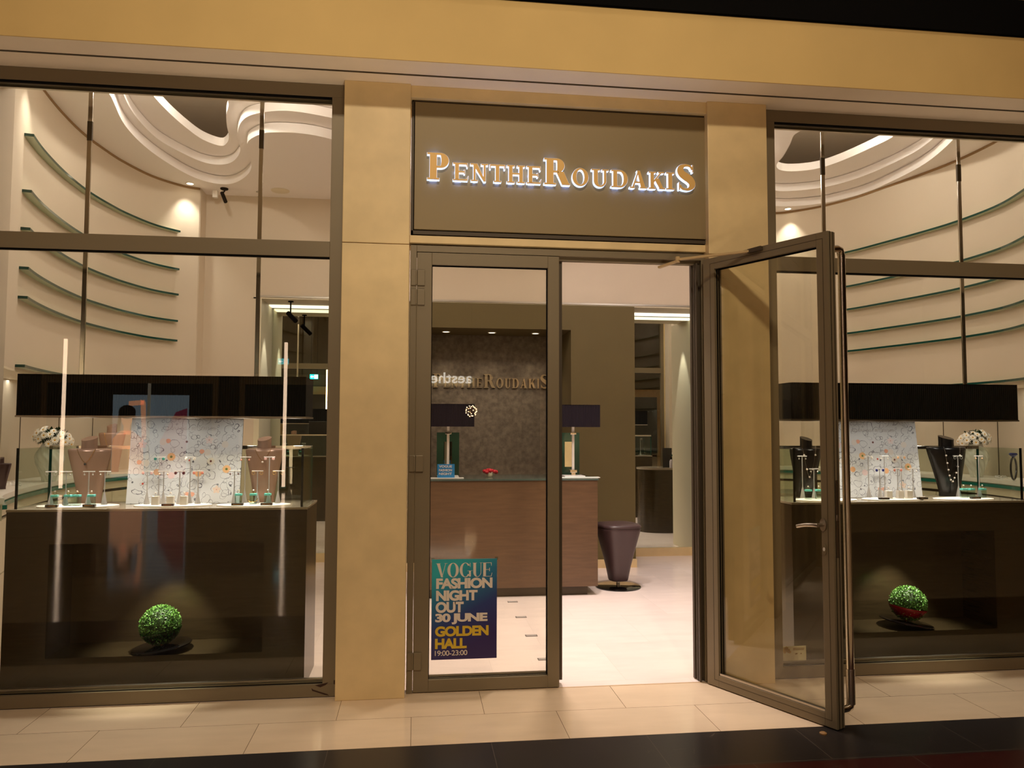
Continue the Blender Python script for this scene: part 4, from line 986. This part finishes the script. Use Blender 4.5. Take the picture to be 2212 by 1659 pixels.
for x, l in ((-2.133, 'leftmost turquoise lidded block in the left window'), (-2.058, 'second turquoise lidded block from the left'), (-2.008, 'third turquoise lidded block from the left'), (-1.927, 'turquoise lidded block at the right of the left disc'),
             (-1.076, 'turquoise lidded block below the left board edge'), (-.988, 'turquoise lidded block with a bracelet before the right taupe bust'), (-.902, 'turquoise lidded block rightmost in the left window')): cube(x, .31, 0, l)
for x, l in ((-1.56, 'left white block before the left board'), (-1.474, 'middle white block before the left board'), (-1.395, 'right white block before the left board')): cube(x, .31, 1, l)
for x, l in ((2.625, 'turquoise lidded block leftmost behind the open door'), (2.70, 'turquoise lidded block beside the open door stile'), (3.764, 'dark looking turquoise lidded block before the big black bust'), (3.82, 'turquoise lidded block behind the right dark plaque'), (3.905, 'turquoise lidded block rightmost in the right window')): cube(x, .31, 0, l)
for x, l in ((3.205, 'left white block before the right board'), (3.289, 'middle white block before the right board'), (3.354, 'right white block before the right board')): cube(x, .31, 1, l)
for x, l in ((-2.114, 'dark name plaque on the left disc, left end'), (-1.907, 'dark name plaque on the left disc, right end'), (-1.465, 'dark name plaque on the middle disc of the left window'), (-1.064, 'dark name plaque on the right disc, below the board edge'), (-.894, 'dark name plaque on the right disc, right end'),
             (3.121, 'dark name plaque on the middle disc of the right window'), (3.40, 'dark name plaque with a bracelet at the right board edge'), (3.79, 'dark name plaque before the big black bust')):
    p = thing('name_plaque', l, 'plaque', (x, .232, ZD), 'dark name plaques')
    MB().box(x-.034, x+.034, .222, .245, ZD, ZD+.013, .001).build('block', M['dark_plaque'], p)
    MB().box(x-.024, x+.024, .2212, .222, ZD+.0055, ZD+.0085).build('lettering', M['gold'], p)
brc = MB().tube(catmull([Vector((-.988+.030*math.cos(t), .287, 1.112+.022*math.sin(t))) for t in [PI*1.05+1.0*PI*k/10 for k in range(11)]], 2), .0016, 6)
tag(brc.build('bracelet', M['gold'], None, smooth=True), 'gold chain bracelet hanging before a turquoise lidded block', 'bracelet')
tag(MB().tube([(3.40+.018*math.cos(t), .233+.006*math.sin(t), ZD+.0155) for t in [2*PI*k/18 for k in range(18)]], .003, 6, closed=True).build('bracelet', M['pearl'], None, smooth=True), 'pearl bracelet lying on the plaque at the right board edge', 'bracelet')

# ------------------------------------------------------------------ green ball ornaments
def ornament(x, y, z0, tilt, bowl, lab, fwd):
    o = thing('topiary_ornament', lab, 'ornament', (x, y, z0), 'green ball ornaments')
    R = Matrix.Translation(Vector((x, y, z0))) @ Matrix.Rotation(math.radians(tilt), 4, 'Y') @ Matrix.Rotation(math.radians(fwd), 4, 'X')
    def xf(mb):
        for v in mb.bm.verts: v.co = R @ v.co
        return mb
    RB = .110
    xf(MB().lathe((0, 0, .012), [(.166, 0), (.166, .006), (.160, .009)], 48)).build('base_disc', M['blackgloss'], o, smooth=40)
    xf(MB().lathe((0, 0, .02), [(.015, 0), (.015, .012), (.011, .014), (.011, .022)], 16)).build('stem', M['brass'], o, smooth=40)
    br = .121; prof = []
    for k in range(13):
        a = PI*(1-.42*k/12); prof.append((max(br*math.sin(a), .001), br*.90*math.cos(a)+.138))
    inn = [(r*.975, z+.004) for r, z in reversed(prof)]
    xf(MB().lathe((0, 0, 0), prof+inn, 36)).build('bowl', M[bowl], o, smooth=60)
    xf(MB().sphere((0, 0, .138), RB*.93, 24, 14)).build('ball_core', M['leafdk'], o, smooth=True)
    f = MB(); rnd = random.Random(3 if tilt > 0 else 5)
    for i in range(4600):
        zz = rnd.uniform(-1, 1); a = rnd.uniform(0, 2*PI); q = math.sqrt(1-zz*zz); n = Vector((q*math.cos(a), q*math.sin(a), zz))
        c = Vector((0, 0, .138))+n*RB*rnd.uniform(.96, 1.05)
        t = Vector((rnd.gauss(0, 1), rnd.gauss(0, 1), rnd.gauss(0, 1))).normalized(); d = (n*.55+t*.9).normalized(); s_ = d.cross(Vector((rnd.gauss(0, 1), rnd.gauss(0, 1), rnd.gauss(0, 1)))).normalized()
        L1 = rnd.uniform(.006, .010); W1 = L1*.45
        v = [f.bm.verts.new(R @ p) for p in (c-d*L1*.3, c+s_*W1+d*L1*.3, c+d*L1, c-s_*W1+d*L1*.3)]
        f.bm.faces.new(v)
    f.build('foliage', M['leaf'], o)
    light('SPOT', (x+.02, y-.02, .865), 40, (1, .95, .85), .01, (x, y+.02, z0+.06), 74, .6)  # spot added to brighten the ball and the ledge
ornament(-1.485, .27, .233, -6, 'greenglass', 'green leafy ball in a clear green bowl in the left counter niche', 0)
ornament(3.28, .27, .242, 9, 'redglass', 'green leafy ball in a red bowl in the right counter niche', 0)
# small lamp heads added in the niche tops to brighten balls and ledges
for x, n in ((-1.465, 'left'), (3.30, 'right')):
    MBx = MB().lathe((x, .25, .8725), [(.02, -.004), (.02, 0)], 16).build('added_niche_spotlight', M['steelw'])
    tag(MBx, f'small added spotlight in the top of the {n} counter niche', 'light')

# ------------------------------------------------------------------ flowers
def daisy_proto():
    d = thing('daisy', 'x', 'flower', (0, 0, 0))
    p = MB()
    for ring, (n, L1, lift) in enumerate(((12, .033, .004), (9, .024, .009))):
        for k in range(n):
            a = 2*PI*(k+.5*ring)/n; c, s = math.cos(a), math.sin(a)
            pts = [(.003, -.0035, 0), (L1*.6, -.0055, lift*.6), (L1, 0, lift*.7-.002), (L1*.6, .0055, lift*.6), (.003, .0035, 0)]
            vs = [p.bm.verts.new((x*c-y*s, x*s+y*c, z+.002*ring)) for x, y, z in pts]; p.bm.faces.new(vs)
    p.build('petals', M['petal'], d, xf='local')
    MB().sphere((0, 0, .005), .0062, 10, 6, (1, 1, .6)).build('centre', M['yolk'], d, smooth=True, xf='local')
    MB().cyl((0, 0, 0), (0, 0, -.06), .0016, 5).build('stem', M['leafdk'], d, xf='local')
    return d
dp = daisy_proto(); first = [True]
def bouquet(x, y, z0, side, tilt):
    nm = 'left' if side < 0 else 'right'
    v = thing('vase', f'white twisted porcelain vase on the {nm} bench', 'vase', (x, y, z0), 'twisted white vases')
    rings = []
    for i in range(25):
        t = i/24; r = .085*(.62+.42*math.sin(PI*min(t*1.05, 1))+.18*math.sin(2*PI*t*1.0+3.6)); 
        rings.append([Vector((x+(r+.0055*math.cos(11*(a+2.3*t)))*math.cos(a), y+(r+.0055*math.cos(11*(a+2.3*t)))*math.sin(a), z0+t*.30)) for a in [2*PI*k/72 for k in range(72)]])
    MB().loft(rings).build('body', M['porcelain'], v, smooth=True)
    rnd = random.Random(11+side); cz = z0+.335
    fo = MB()
    for i in range(260):
        zz = rnd.uniform(-.5, .9); a = rnd.uniform(0, 2*PI); q = math.sqrt(max(1-zz*zz, 0)); n = Vector((q*math.cos(a), q*math.sin(a)*.8, zz*.75))
        c = Vector((x+tilt*.3, y, cz))+n*rnd.uniform(.03, .115)
        d = (n+Vector((rnd.gauss(0, .5), rnd.gauss(0, .5), rnd.gauss(0, .5)))).normalized(); s_ = d.cross(Vector((0, 0, 1))).normalized()
        vs = [fo.bm.verts.new(c-d*.01), fo.bm.verts.new(c+s_*.011+d*.008), fo.bm.verts.new(c+d*.026), fo.bm.verts.new(c-s_*.011+d*.008)]; fo.bm.faces.new(vs)
    for i in range(10): fo.cyl((x+rnd.uniform(-.015, .015), y+rnd.uniform(-.015, .015), z0+.27), (x+rnd.uniform(-.06, .06), y+rnd.uniform(-.05, .05), cz+.02), .002, 5)
    tag(fo.build('bouquet_leaves', M['leafdk']), f'dark green leaves between the daisies in the {nm} vase', 'leaves', kind='stuff')
    for i in range(34):
        zz = -.35+1.3*(i+.5)/34; zz = min(zz, .97); a = i*2.39996; q = math.sqrt(max(1-zz*zz, .02))
        n = Vector((q*math.cos(a), q*math.sin(a), zz)).normalized()
        c = Vector((x+n.x*.135+tilt*(.5-zz*.4), y+n.y*.11, cz+n.z*.085+(-.02 if n.x*tilt > 0 else 0)))
        if first[0]: o = dp; first[0] = False; tag(o, None)
        else: o = copy_tree(dp)
        o.location = c; o.rotation_euler = (n+Vector((0, -.25, .1))).to_track_quat('Z', 'Y').to_euler(); 
        tag(o, f'white daisy with yellow centre in the {nm} bouquet', 'flower', f'daisies in the {nm} vase')
bouquet(-2.83, 1.80, 1.122, -1, .04); bouquet(5.0, 1.75, 1.122, 1, -.02)
# bench props
bgr = thing('giant_ring_prop', 'oversized dark metal ring prop with a blue stone on the right bench', 'ring prop', (5.02, 1.28, 1.122))
MB().tube([(4.97+.088*math.cos(t)*.8, 1.28+.088*math.cos(t)*.6, 1.122+.1+.092*math.sin(t)) for t in [2*PI*k/32 for k in range(32)]], .008, 8, closed=True).build('band', mat('dark_metal', (90, 88, 92), .25, .9), bgr, smooth=True)
MB().lathe((4.97, 1.28, 1.318), [(.012, 0), (.034, .022), (.026, .034), (.001, .036)], 12).build('stone', mat('blue_stone', (60, 66, 130), .1), bgr)
for x, y, l in ((-2.86, 1.35, 'small heap of silver jewellery on the near left bench'), (5.05, 1.52, 'small silver butterfly prop on the right bench')):
    m_ = MB(); rnd = random.Random(2)
    for i in range(5):
        a = rnd.uniform(0, 2*PI); m_.tube([(x+.02*i-.04+.012*math.cos(t), y+.02*math.sin(i)+.008*math.sin(t), 1.135+.012*math.sin(t+a)) for t in [2*PI*k/14 for k in range(14)]], .003, 5, closed=True)
    tag(m_.build('jewellery_prop', M['steelw'], None, smooth=True), l, 'jewellery')
bust(-2.80, 1.03, 1.122, .21, .07, 0, mat('bust_plum', (70, 50, 46), .3, .2), 'small dark bust at the near end of the left bench')

# ------------------------------------------------------------------ desk, lamps, stool
dk = thing('reception_desk', 'walnut veneer reception desk with glass top in the shop centre', 'desk', (.885, 2.8, 0))
MB().box(.06, 1.69, 2.45, 3.1, .085, 1.06, .003).build('body', M['wood'], dk)
MB().box(.09, 1.60, 2.50, 3.05, 0, .085).build('plinth', M['frame2'], dk)
MB().box(.05, 1.70, 2.44, 3.12, 1.062, 1.078, .002).build('glass_top', mat('desk_glass', (70, 84, 78), .05), dk)
tray = [('left', .304), ('right', 1.512)]
for n, x in tray:
    l_ = thing('table_lamp', f'table lamp with plum pleated shade at the {n} end of the desk', 'lamp', (x, 2.72, 1.078), 'desk table lamps')
    s = MB(); s.box(x-.24, x+.24, 2.60, 2.608, 1.558, 1.768).box(x-.24, x+.24, 2.842, 2.85, 1.558, 1.768).box(x-.24, x-.232, 2.608, 2.842, 1.558, 1.768).box(x+.232, x+.24, 2.608, 2.842, 1.558, 1.768).box(x-.24, x+.24, 2.6, 2.85, 1.764, 1.77)
    s.build('shade', M['shade_plum'], l_)
    MB().box(x-.012, x+.012, 2.712, 2.728, 1.10, 1.60, .002).build('stem', M['white'], l_)
    MB().box(x-.030, x+.030, 2.70, 2.74, 1.485, 1.505, .003).build('collar', M['chrome'], l_)
    MB().box(x-.035, x+.035, 2.69, 2.75, 1.12, 1.145, .003).box(x-.02, x+.02, 2.7, 2.74, 1.09, 1.12).build('foot', M['chrome'], l_)
    MB().box(x-.1, x+.1, 2.62, 2.82, 1.079, 1.092, .003).build('base', M['steelw'], l_)
    light('POINT', (x, 2.725, 1.66), 1.2, WARM, .04)
    tag(MB().box(x-.26 if n == 'left' else x-.16, x+.14 if n == 'left' else x+.22, 2.52, 2.60, 1.079, 1.084, .001).build('tray', M['white']), f'flat pale tray in front of the {n} desk lamp', 'tray')
    mf = thing('table_mirror', f'green tinted glass mirror frame behind the {n} desk lamp', 'mirror', (x, 3.0, 1.078), 'desk mirrors')
    MB().box(x-.10, x-.03, 2.985, 2.995, 1.08, 1.50).box(x+.05, x+.12, 2.985, 2.995, 1.08, 1.50).box(x-.03, x+.05, 2.985, 2.995, 1.08, 1.16).box(x-.03, x+.05, 2.985, 2.995, 1.41, 1.50).build('glass_frame', mat('green_mirror_'+n, (62, 92, 72), .1), mf)
    MB().box(x-.03, x+.05, 2.988, 2.992, 1.16, 1.41).build('mirror_plate', M['mirror'], mf)
fy = thing('desk_flyer', 'small blue event flyer standing beside the left desk lamp', 'flyer', (.275, 2.56, 1.079))
MB().box(.20, .36, 2.56, 2.564, 1.085, 1.21).build('sheet', mat('flyer_blue', (40, 130, 190), .4), fy)
for t_, zz_, h_ in (('VOGUE', 1.178, .022), ('FASHION', 1.143, .022), ('NIGHT', 1.11, .022)):
    text_obj('text_line', sans(t_, .04, .001, .0003), M['text_white'], fy, .215, .335, zz_, h_, 2.5595)
rv = thing('vase', 'small cream vase behind the red flowers on the desk', 'vase', (.70, 2.75, 1.078))
MB().lathe((.70, 2.75, 1.079), [(.028, 0), (.038, .02), (.034, .045)], 20).build('body', M['cream'], rv, smooth=True)
rndr = random.Random(4)
for i in range(9):
    a = i*2.4; r = .019*math.sqrt(i); cx_, cyy, cz_ = .70+r*math.cos(a)*1.3, 2.75+r*math.sin(a), 1.142-.02*(r/.055)**2
    fl_ = MB()
    for k in range(3): fl_.sphere((cx_+.004*math.cos(k*2.1), cyy+.004*math.sin(k*2.1), cz_+.002*k), .019-.004*k, 8, 6)
    tag(fl_.build('red_rose', M['red'], None, smooth=True), 'small red rose in the vase on the desk', 'flower', 'red roses on the desk')
st = thing('bar_stool', 'plum leather bar stool with tapered body and black disc base', 'stool', (1.975, 2.8, 0))
def rsq(c, a, z, n=32, p=3.2, sy=1.0):
    out = []
    for i in range(n):
        t = 2*PI*i/n+PI/4*0; co, si = math.cos(t), math.sin(t)
        out.append(Vector((c[0]+a*math.copysign(abs(co)**(2/p), co), c[1]+sy*a*math.copysign(abs(si)**(2/p), si), z)))
    return out
sb = MB().loft([rsq((1.975, 2.8), a, z) for a, z in ((.06, .062), (.082, .066), (.088, .08), (.11, .20), (.145, .35), (.185, .51), (.197, .555), (.200, .572), (.197, .582))])
Rz = Matrix.Translation((1.975, 2.8, 0)) @ Matrix.Rotation(math.radians(12), 4, 'Z') @ Matrix.Translation((-1.975, -2.8, 0))
for v in sb.bm.verts: v.co = Rz @ v.co
sb.build('body', M['leather'], st, smooth=50)
sc2 = MB().loft([rsq((1.975, 2.8), a, z) for a, z in ((.198, .583), (.203, .59), (.200, .605), (.18, .617), (.12, .625), (.05, .627))])
for v in sc2.bm.verts: v.co = Rz @ v.co
sc2.build('cushion', M['leather'], st, smooth=60)
MB().cyl((1.975, 2.8, .012), (1.975, 2.8, .064), .019, 16).build('stem', M['chrome'], st, smooth=40)
MB().lathe((1.975, 2.8, 0), [(.222, 0), (.222, .008), (.217, .012)], 48).build('base_disc', M['blackgloss'], st, smooth=40)
# curved desk seen in the right mirror
cdk = thing('side_desk', 'dark walnut side desk with a rounded end, seen in the right mirror', 'desk', (3.9, 2.3, 0))
pts = [(3.62+.28*math.cos(a), 2.3+.28*math.sin(a)) for a in [PI/2+PI*k/16 for k in range(17)]]
MB().loft([[Vector((x, y, z)) for x, y in pts+[(4.35, 2.02), (4.35, 2.58)]] for z in (.0, .93)]).build('body', M['wooddark'], cdk, smooth=30)
MB().loft([[Vector((3.9+(x-3.9)*1.02, 2.3+(y-2.3)*1.03, z)) for x, y in pts+[(4.35, 2.02), (4.35, 2.58)]] for z in (.93, .955)]).build('top', M['counter_top'], cdk, smooth=30)
me_ = MB().box(3.70, 3.84, 2.40, 2.41, .957, 1.25); 
tag(me_.build('tablet_stand', M['dark_plaque']), 'dark upright screen on the side desk in the mirror', 'screen')
bt = thing('bottle', 'small clear bottle with dark cap on the side desk in the mirror', 'bottle', (3.80, 2.5, .957))
MB().lathe((3.80, 2.5, .957), [(.028, 0), (.028, .10), (.012, .125)], 16).build('body', mat('bottle_pale', (190, 180, 185), .2), bt, smooth=True)
MB().lathe((3.80, 2.5, 1.082), [(.013, 0), (.013, .03), (.006, .04)], 12).build('cap', M['black'], bt, smooth=True)
# floor inserts in the shop
for i, y in enumerate((2.277, 1.722, 1.16, .574)):
    o = thing('floor_outlet', ['farthest', 'second farthest', 'second nearest', 'nearest'][i]+' small metal plate let into the shop floor', 'floor plate', (.87, y, 0), 'floor plates')
    MB().box(.825, .915, y-.026, y+.026, 0, .0015).build('rim', mat('outlet_rim', (110, 100, 96), .4), o)
    MB().box(.832, .908, y-.020, y+.020, .0015, .003).build('cover', mat('outlet_cover', (168, 160, 156), .35), o)
# ceiling fittings
cc2 = thing('security_camera', 'black security camera hanging from the shop ceiling on the left', 'camera', (-2.02, 3.62, ZC))
MB().lathe((-2.02, 3.62, ZC-.012), [(.04, .012), (.04, 0), (.03, -.006)], 20).build('mount', M['black'], cc2, smooth=40)
MB().tube([(-2.02, 3.62, ZC-.01), (-2.015, 3.61, ZC-.035), (-2.03, 3.6, ZC-.055)], .008, 8).build('arm', M['black'], cc2, smooth=True)
MB().cyl((-2.04, 3.61, ZC-.05), (-1.99, 3.57, ZC-.16), .019, 16).build('body', M['black'], cc2, smooth=40)
tag(MB().box(-2.16, -2.11, 3.70, 3.75, ZC-.075, ZC, .004).build('alarm_sensor', M['white']), 'small white sensor box under the shop ceiling', 'sensor')
sp_ = thing('sprinkler', 'small sprinkler head in the shop ceiling behind a chrome pole', 'sprinkler', (-1.68, 3.70, ZC))
MB().lathe((-1.68, 3.70, ZC-.004), [(.035, .004), (.035, 0), (.012, -.004)], 16).build('plate', M['brushed'], sp_, smooth=40)
MB().cyl((-1.68, 3.70, ZC-.05), (-1.68, 3.70, ZC-.004), .008, 8).lathe((-1.68, 3.7, ZC-.054), [(.018, 0), (.018, .003)], 12).build('head', M['brushed'], sp_)
cs_ = thing('ceiling_speaker', 'round cream speaker cover in the shop ceiling on the left', 'speaker', (-1.45, 3.62, ZC))
MB().lathe((-1.45, 3.62, ZC-.004), [(.095, .004), (.095, 0), (.090, -.003)], 40).build('rim', M['cream'], cs_, smooth=40)
MB().lathe((-1.45, 3.62, ZC-.0065), [(.086, 0), (.086, .003)], 40).build('grille', M['ceil'], cs_, smooth=40)
ts = thing('spotlight', 'small black spotlight under the left recess ceiling', 'spotlight', (-1.38, 4.0, 2.93))
MB().cyl((-1.38, 4.0, 2.93), (-1.38, 4.0, 2.80), .008, 8).lathe((-1.38, 4.0, 2.92), [(.03, .01), (.03, 0)], 14).build('arm', M['black'], ts)
MB().cyl((-1.41, 4.01, 2.80), (-1.31, 3.93, 2.70), .025, 12).build('head', M['black'], ts, smooth=40)
hh = thing('door_stopper', 'small tan rubber door stop under the free edge of the open door', 'door stop', (2.07, -.83, 0))
MB().lathe((2.07, -.83, 0), [(.018, 0), (.018, .006), (.012, .010)], 20).build('body', mat('stop_rubber', (150, 112, 66), .6), hh, smooth=40)

# ================================================================== THE MALL OPPOSITE (seen only in reflections)
dark = mat('opposite_wall_brown', (92, 74, 50), .7); dk2 = mat('opposite_glass_dark', (24, 22, 20), .3)
struct('wall_opposite', MB().box(-22, 22, -26.3, -26.2, 0, 8.2), dark, label='brown mall wall far opposite the shop', cat='wall')
struct('wall_mall_left', MB().box(-22.1, -22, -26.2, 0, 0, 8.2), dark, label='far left mall wall', cat='wall')
struct('wall_mall_right', MB().box(22, 22.1, -26.2, 0, 0, 8.2), dark, label='far right mall wall', cat='wall')
for i, (x0, x1) in enumerate(((-14, -7.6), (-6.8, -1.2), (-.4, 5.2), (6, 13))):
    s_ = thing('opposite_shopfront', ['leftmost', 'second', 'third', 'rightmost'][i]+' dark shopfront across the mall, from left as one faces it', 'shopfront', ((x0+x1)/2, -26.2, 0), 'shopfronts across the mall')
    MB().box(x0, x1, -26.19, -26.1, .2, 3.2).build('glazing', dk2, s_)
    MB().box(x0, x1, -26.19, -26.05, 3.2, 3.6).box(x0, x0+.2, -26.19, -26.05, 0, 3.2).box(x1-.2, x1, -26.19, -26.05, 0, 3.2).build('surround', M['stone'], s_)
ex = thing('exit_sign', 'green and white lit exit sign with arrow hanging in the mall', 'exit sign', (-5.1, -25.6, 4.0))
MB().box(-5.30, -4.90, -25.62, -25.58, 3.95, 4.18).build('panel', emis('exit_teal', (20, 190, 200), 6), ex)
ar = MB().box(-5.08, -4.92, -25.579, -25.577, 3.97, 4.16)
ar.build('pictogram_field', emis('exit_white', (235, 245, 255), 8), ex)
MB().prism([(-5.27, 4.065), (-5.20, 4.13), (-5.20, 4.085), (-5.11, 4.085), (-5.11, 4.045), (-5.20, 4.045), (-5.20, 4.0)], -25.579, -25.577).build('arrow', emis('exit_white2', (235, 245, 255), 8), ex)
for x in (-5.25, -4.95): MB().cyl((x, -25.6, 4.18), (x, -25.6, 8.2), .01, 6).build('rod', M['black'], ex)
for x, l in ((-8.36, 'left'), (-3.22, 'right')):
    c = thing('light_column', f'{l} slim vertical light tube standing in the mall', 'light column', (x, -14.8, 0), 'vertical light tubes')
    MB().cyl((x, -14.8, .08), (x, -14.8, 3.64), .042, 14).build('tube', emis('light_column_glow', (255, 220, 190), 11), c)
    MB().lathe((x, -14.8, 0), [(.12, 0), (.12, .05), (.05, .08)], 20).build('base', M['black'], c, smooth=40)
# lit poster with a person
pb = thing('lightbox_poster', 'backlit poster of a dark haired person with a raised arm, across the mall', 'poster', (-6.4, -15, 0))
MB().box(-7.32, -5.56, -15.06, -15.0, .3, 2.32).build('panel', emis('poster_bluegrey', (118, 134, 146), 2.6), pb)
MB().box(-6.49, -6.43, -14.95, -14.9, .0, 2.6).build('post', emis('poster_post', (190, 180, 160), 1.2), pb)
def ell(cx_, cz_, rx, rz, n=28): return [(cx_+rx*math.cos(2*PI*k/n), cz_+rz*math.sin(2*PI*k/n)) for k in range(n)]
sk = emis('poster_skin', (205, 145, 112), 4.5)
f1 = MB().prism(ell(-6.98, 1.74, .13, .20), -14.99, -14.988).prism([(-6.90, 1.35), (-7.05, 1.35), (-7.05, 1.6), (-6.90, 1.6)], -14.99, -14.9885).prism([(-7.3, .4), (-6.55, .4), (-6.6, 1.25), (-6.85, 1.45), (-7.1, 1.45), (-7.3, 1.25)], -14.99, -14.9885)
f1.prism([(-6.62, 1.2), (-6.52, 1.25), (-6.56, 2.15), (-6.68, 2.2)], -14.99, -14.9885).prism([(-6.6, 2.08), (-6.58, 2.2), (-6.95, 2.16), (-6.95, 2.04)], -14.99, -14.9885)
f1.build('printed_figure', sk, pb)
MB().prism(ell(-6.98, 1.90, .20, .17), -14.9875, -14.986).prism([(-7.17, 1.9), (-7.10, 1.9), (-7.12, 1.45), (-7.22, 1.4)], -14.9875, -14.986).prism([(-6.86, 1.9), (-6.79, 1.9), (-6.76, 1.4), (-6.85, 1.45)], -14.9875, -14.986).build('printed_hair', mat('poster_hair', (20, 14, 14), .6), pb)
MB().prism([(-6.2, .3), (-5.58, .3), (-5.58, 2.0), (-5.85, 1.9), (-6.2, 1.2)], -14.99, -14.988).build('printed_field', emis('poster_pink', (170, 60, 96), 1.0), pb)
# lit letters of another shop
os_ = thing('opposite_sign', 'outlined white lit letters of a shop across the mall', 'sign', (1.4, -25.9, 3.3))
me = sans('aesthe', .6, .01, .02); text_obj('lettering', me, emis('sign_white', (255, 250, 240), 5), os_, .55, 2.21, 3.31, .43, -25.9, flip=True)
# starburst chandelier
cl_ = thing('chandelier', 'starburst chandelier with small bulbs hanging in the mall', 'chandelier', (1.76, -20, 2.08))
sp2 = MB(); bl = []
for i in range(26):
    zz = 1-2*(i+.5)/26; a = i*2.39996; q = math.sqrt(1-zz*zz); n = Vector((q*math.cos(a), q*math.sin(a), zz)); sp2.cyl(Vector((1.76, -20, 2.08)), Vector((1.76, -20, 2.08))+n*.17, .007, 5)
    bb = MB().sphere(Vector((1.76, -20, 2.08))+n*.18, .02, 8, 6); bb.build('bulb', emis('chandelier_bulb', (255, 220, 170), 30) if i == 0 else bpy.data.materials['chandelier_bulb'], cl_, smooth=True)
sp2.build('spokes', M['brass'], cl_)
MB().cyl((1.76, -20, 2.3), (1.76, -20, 8.2), .01, 6).build('rod', M['black'], cl_)
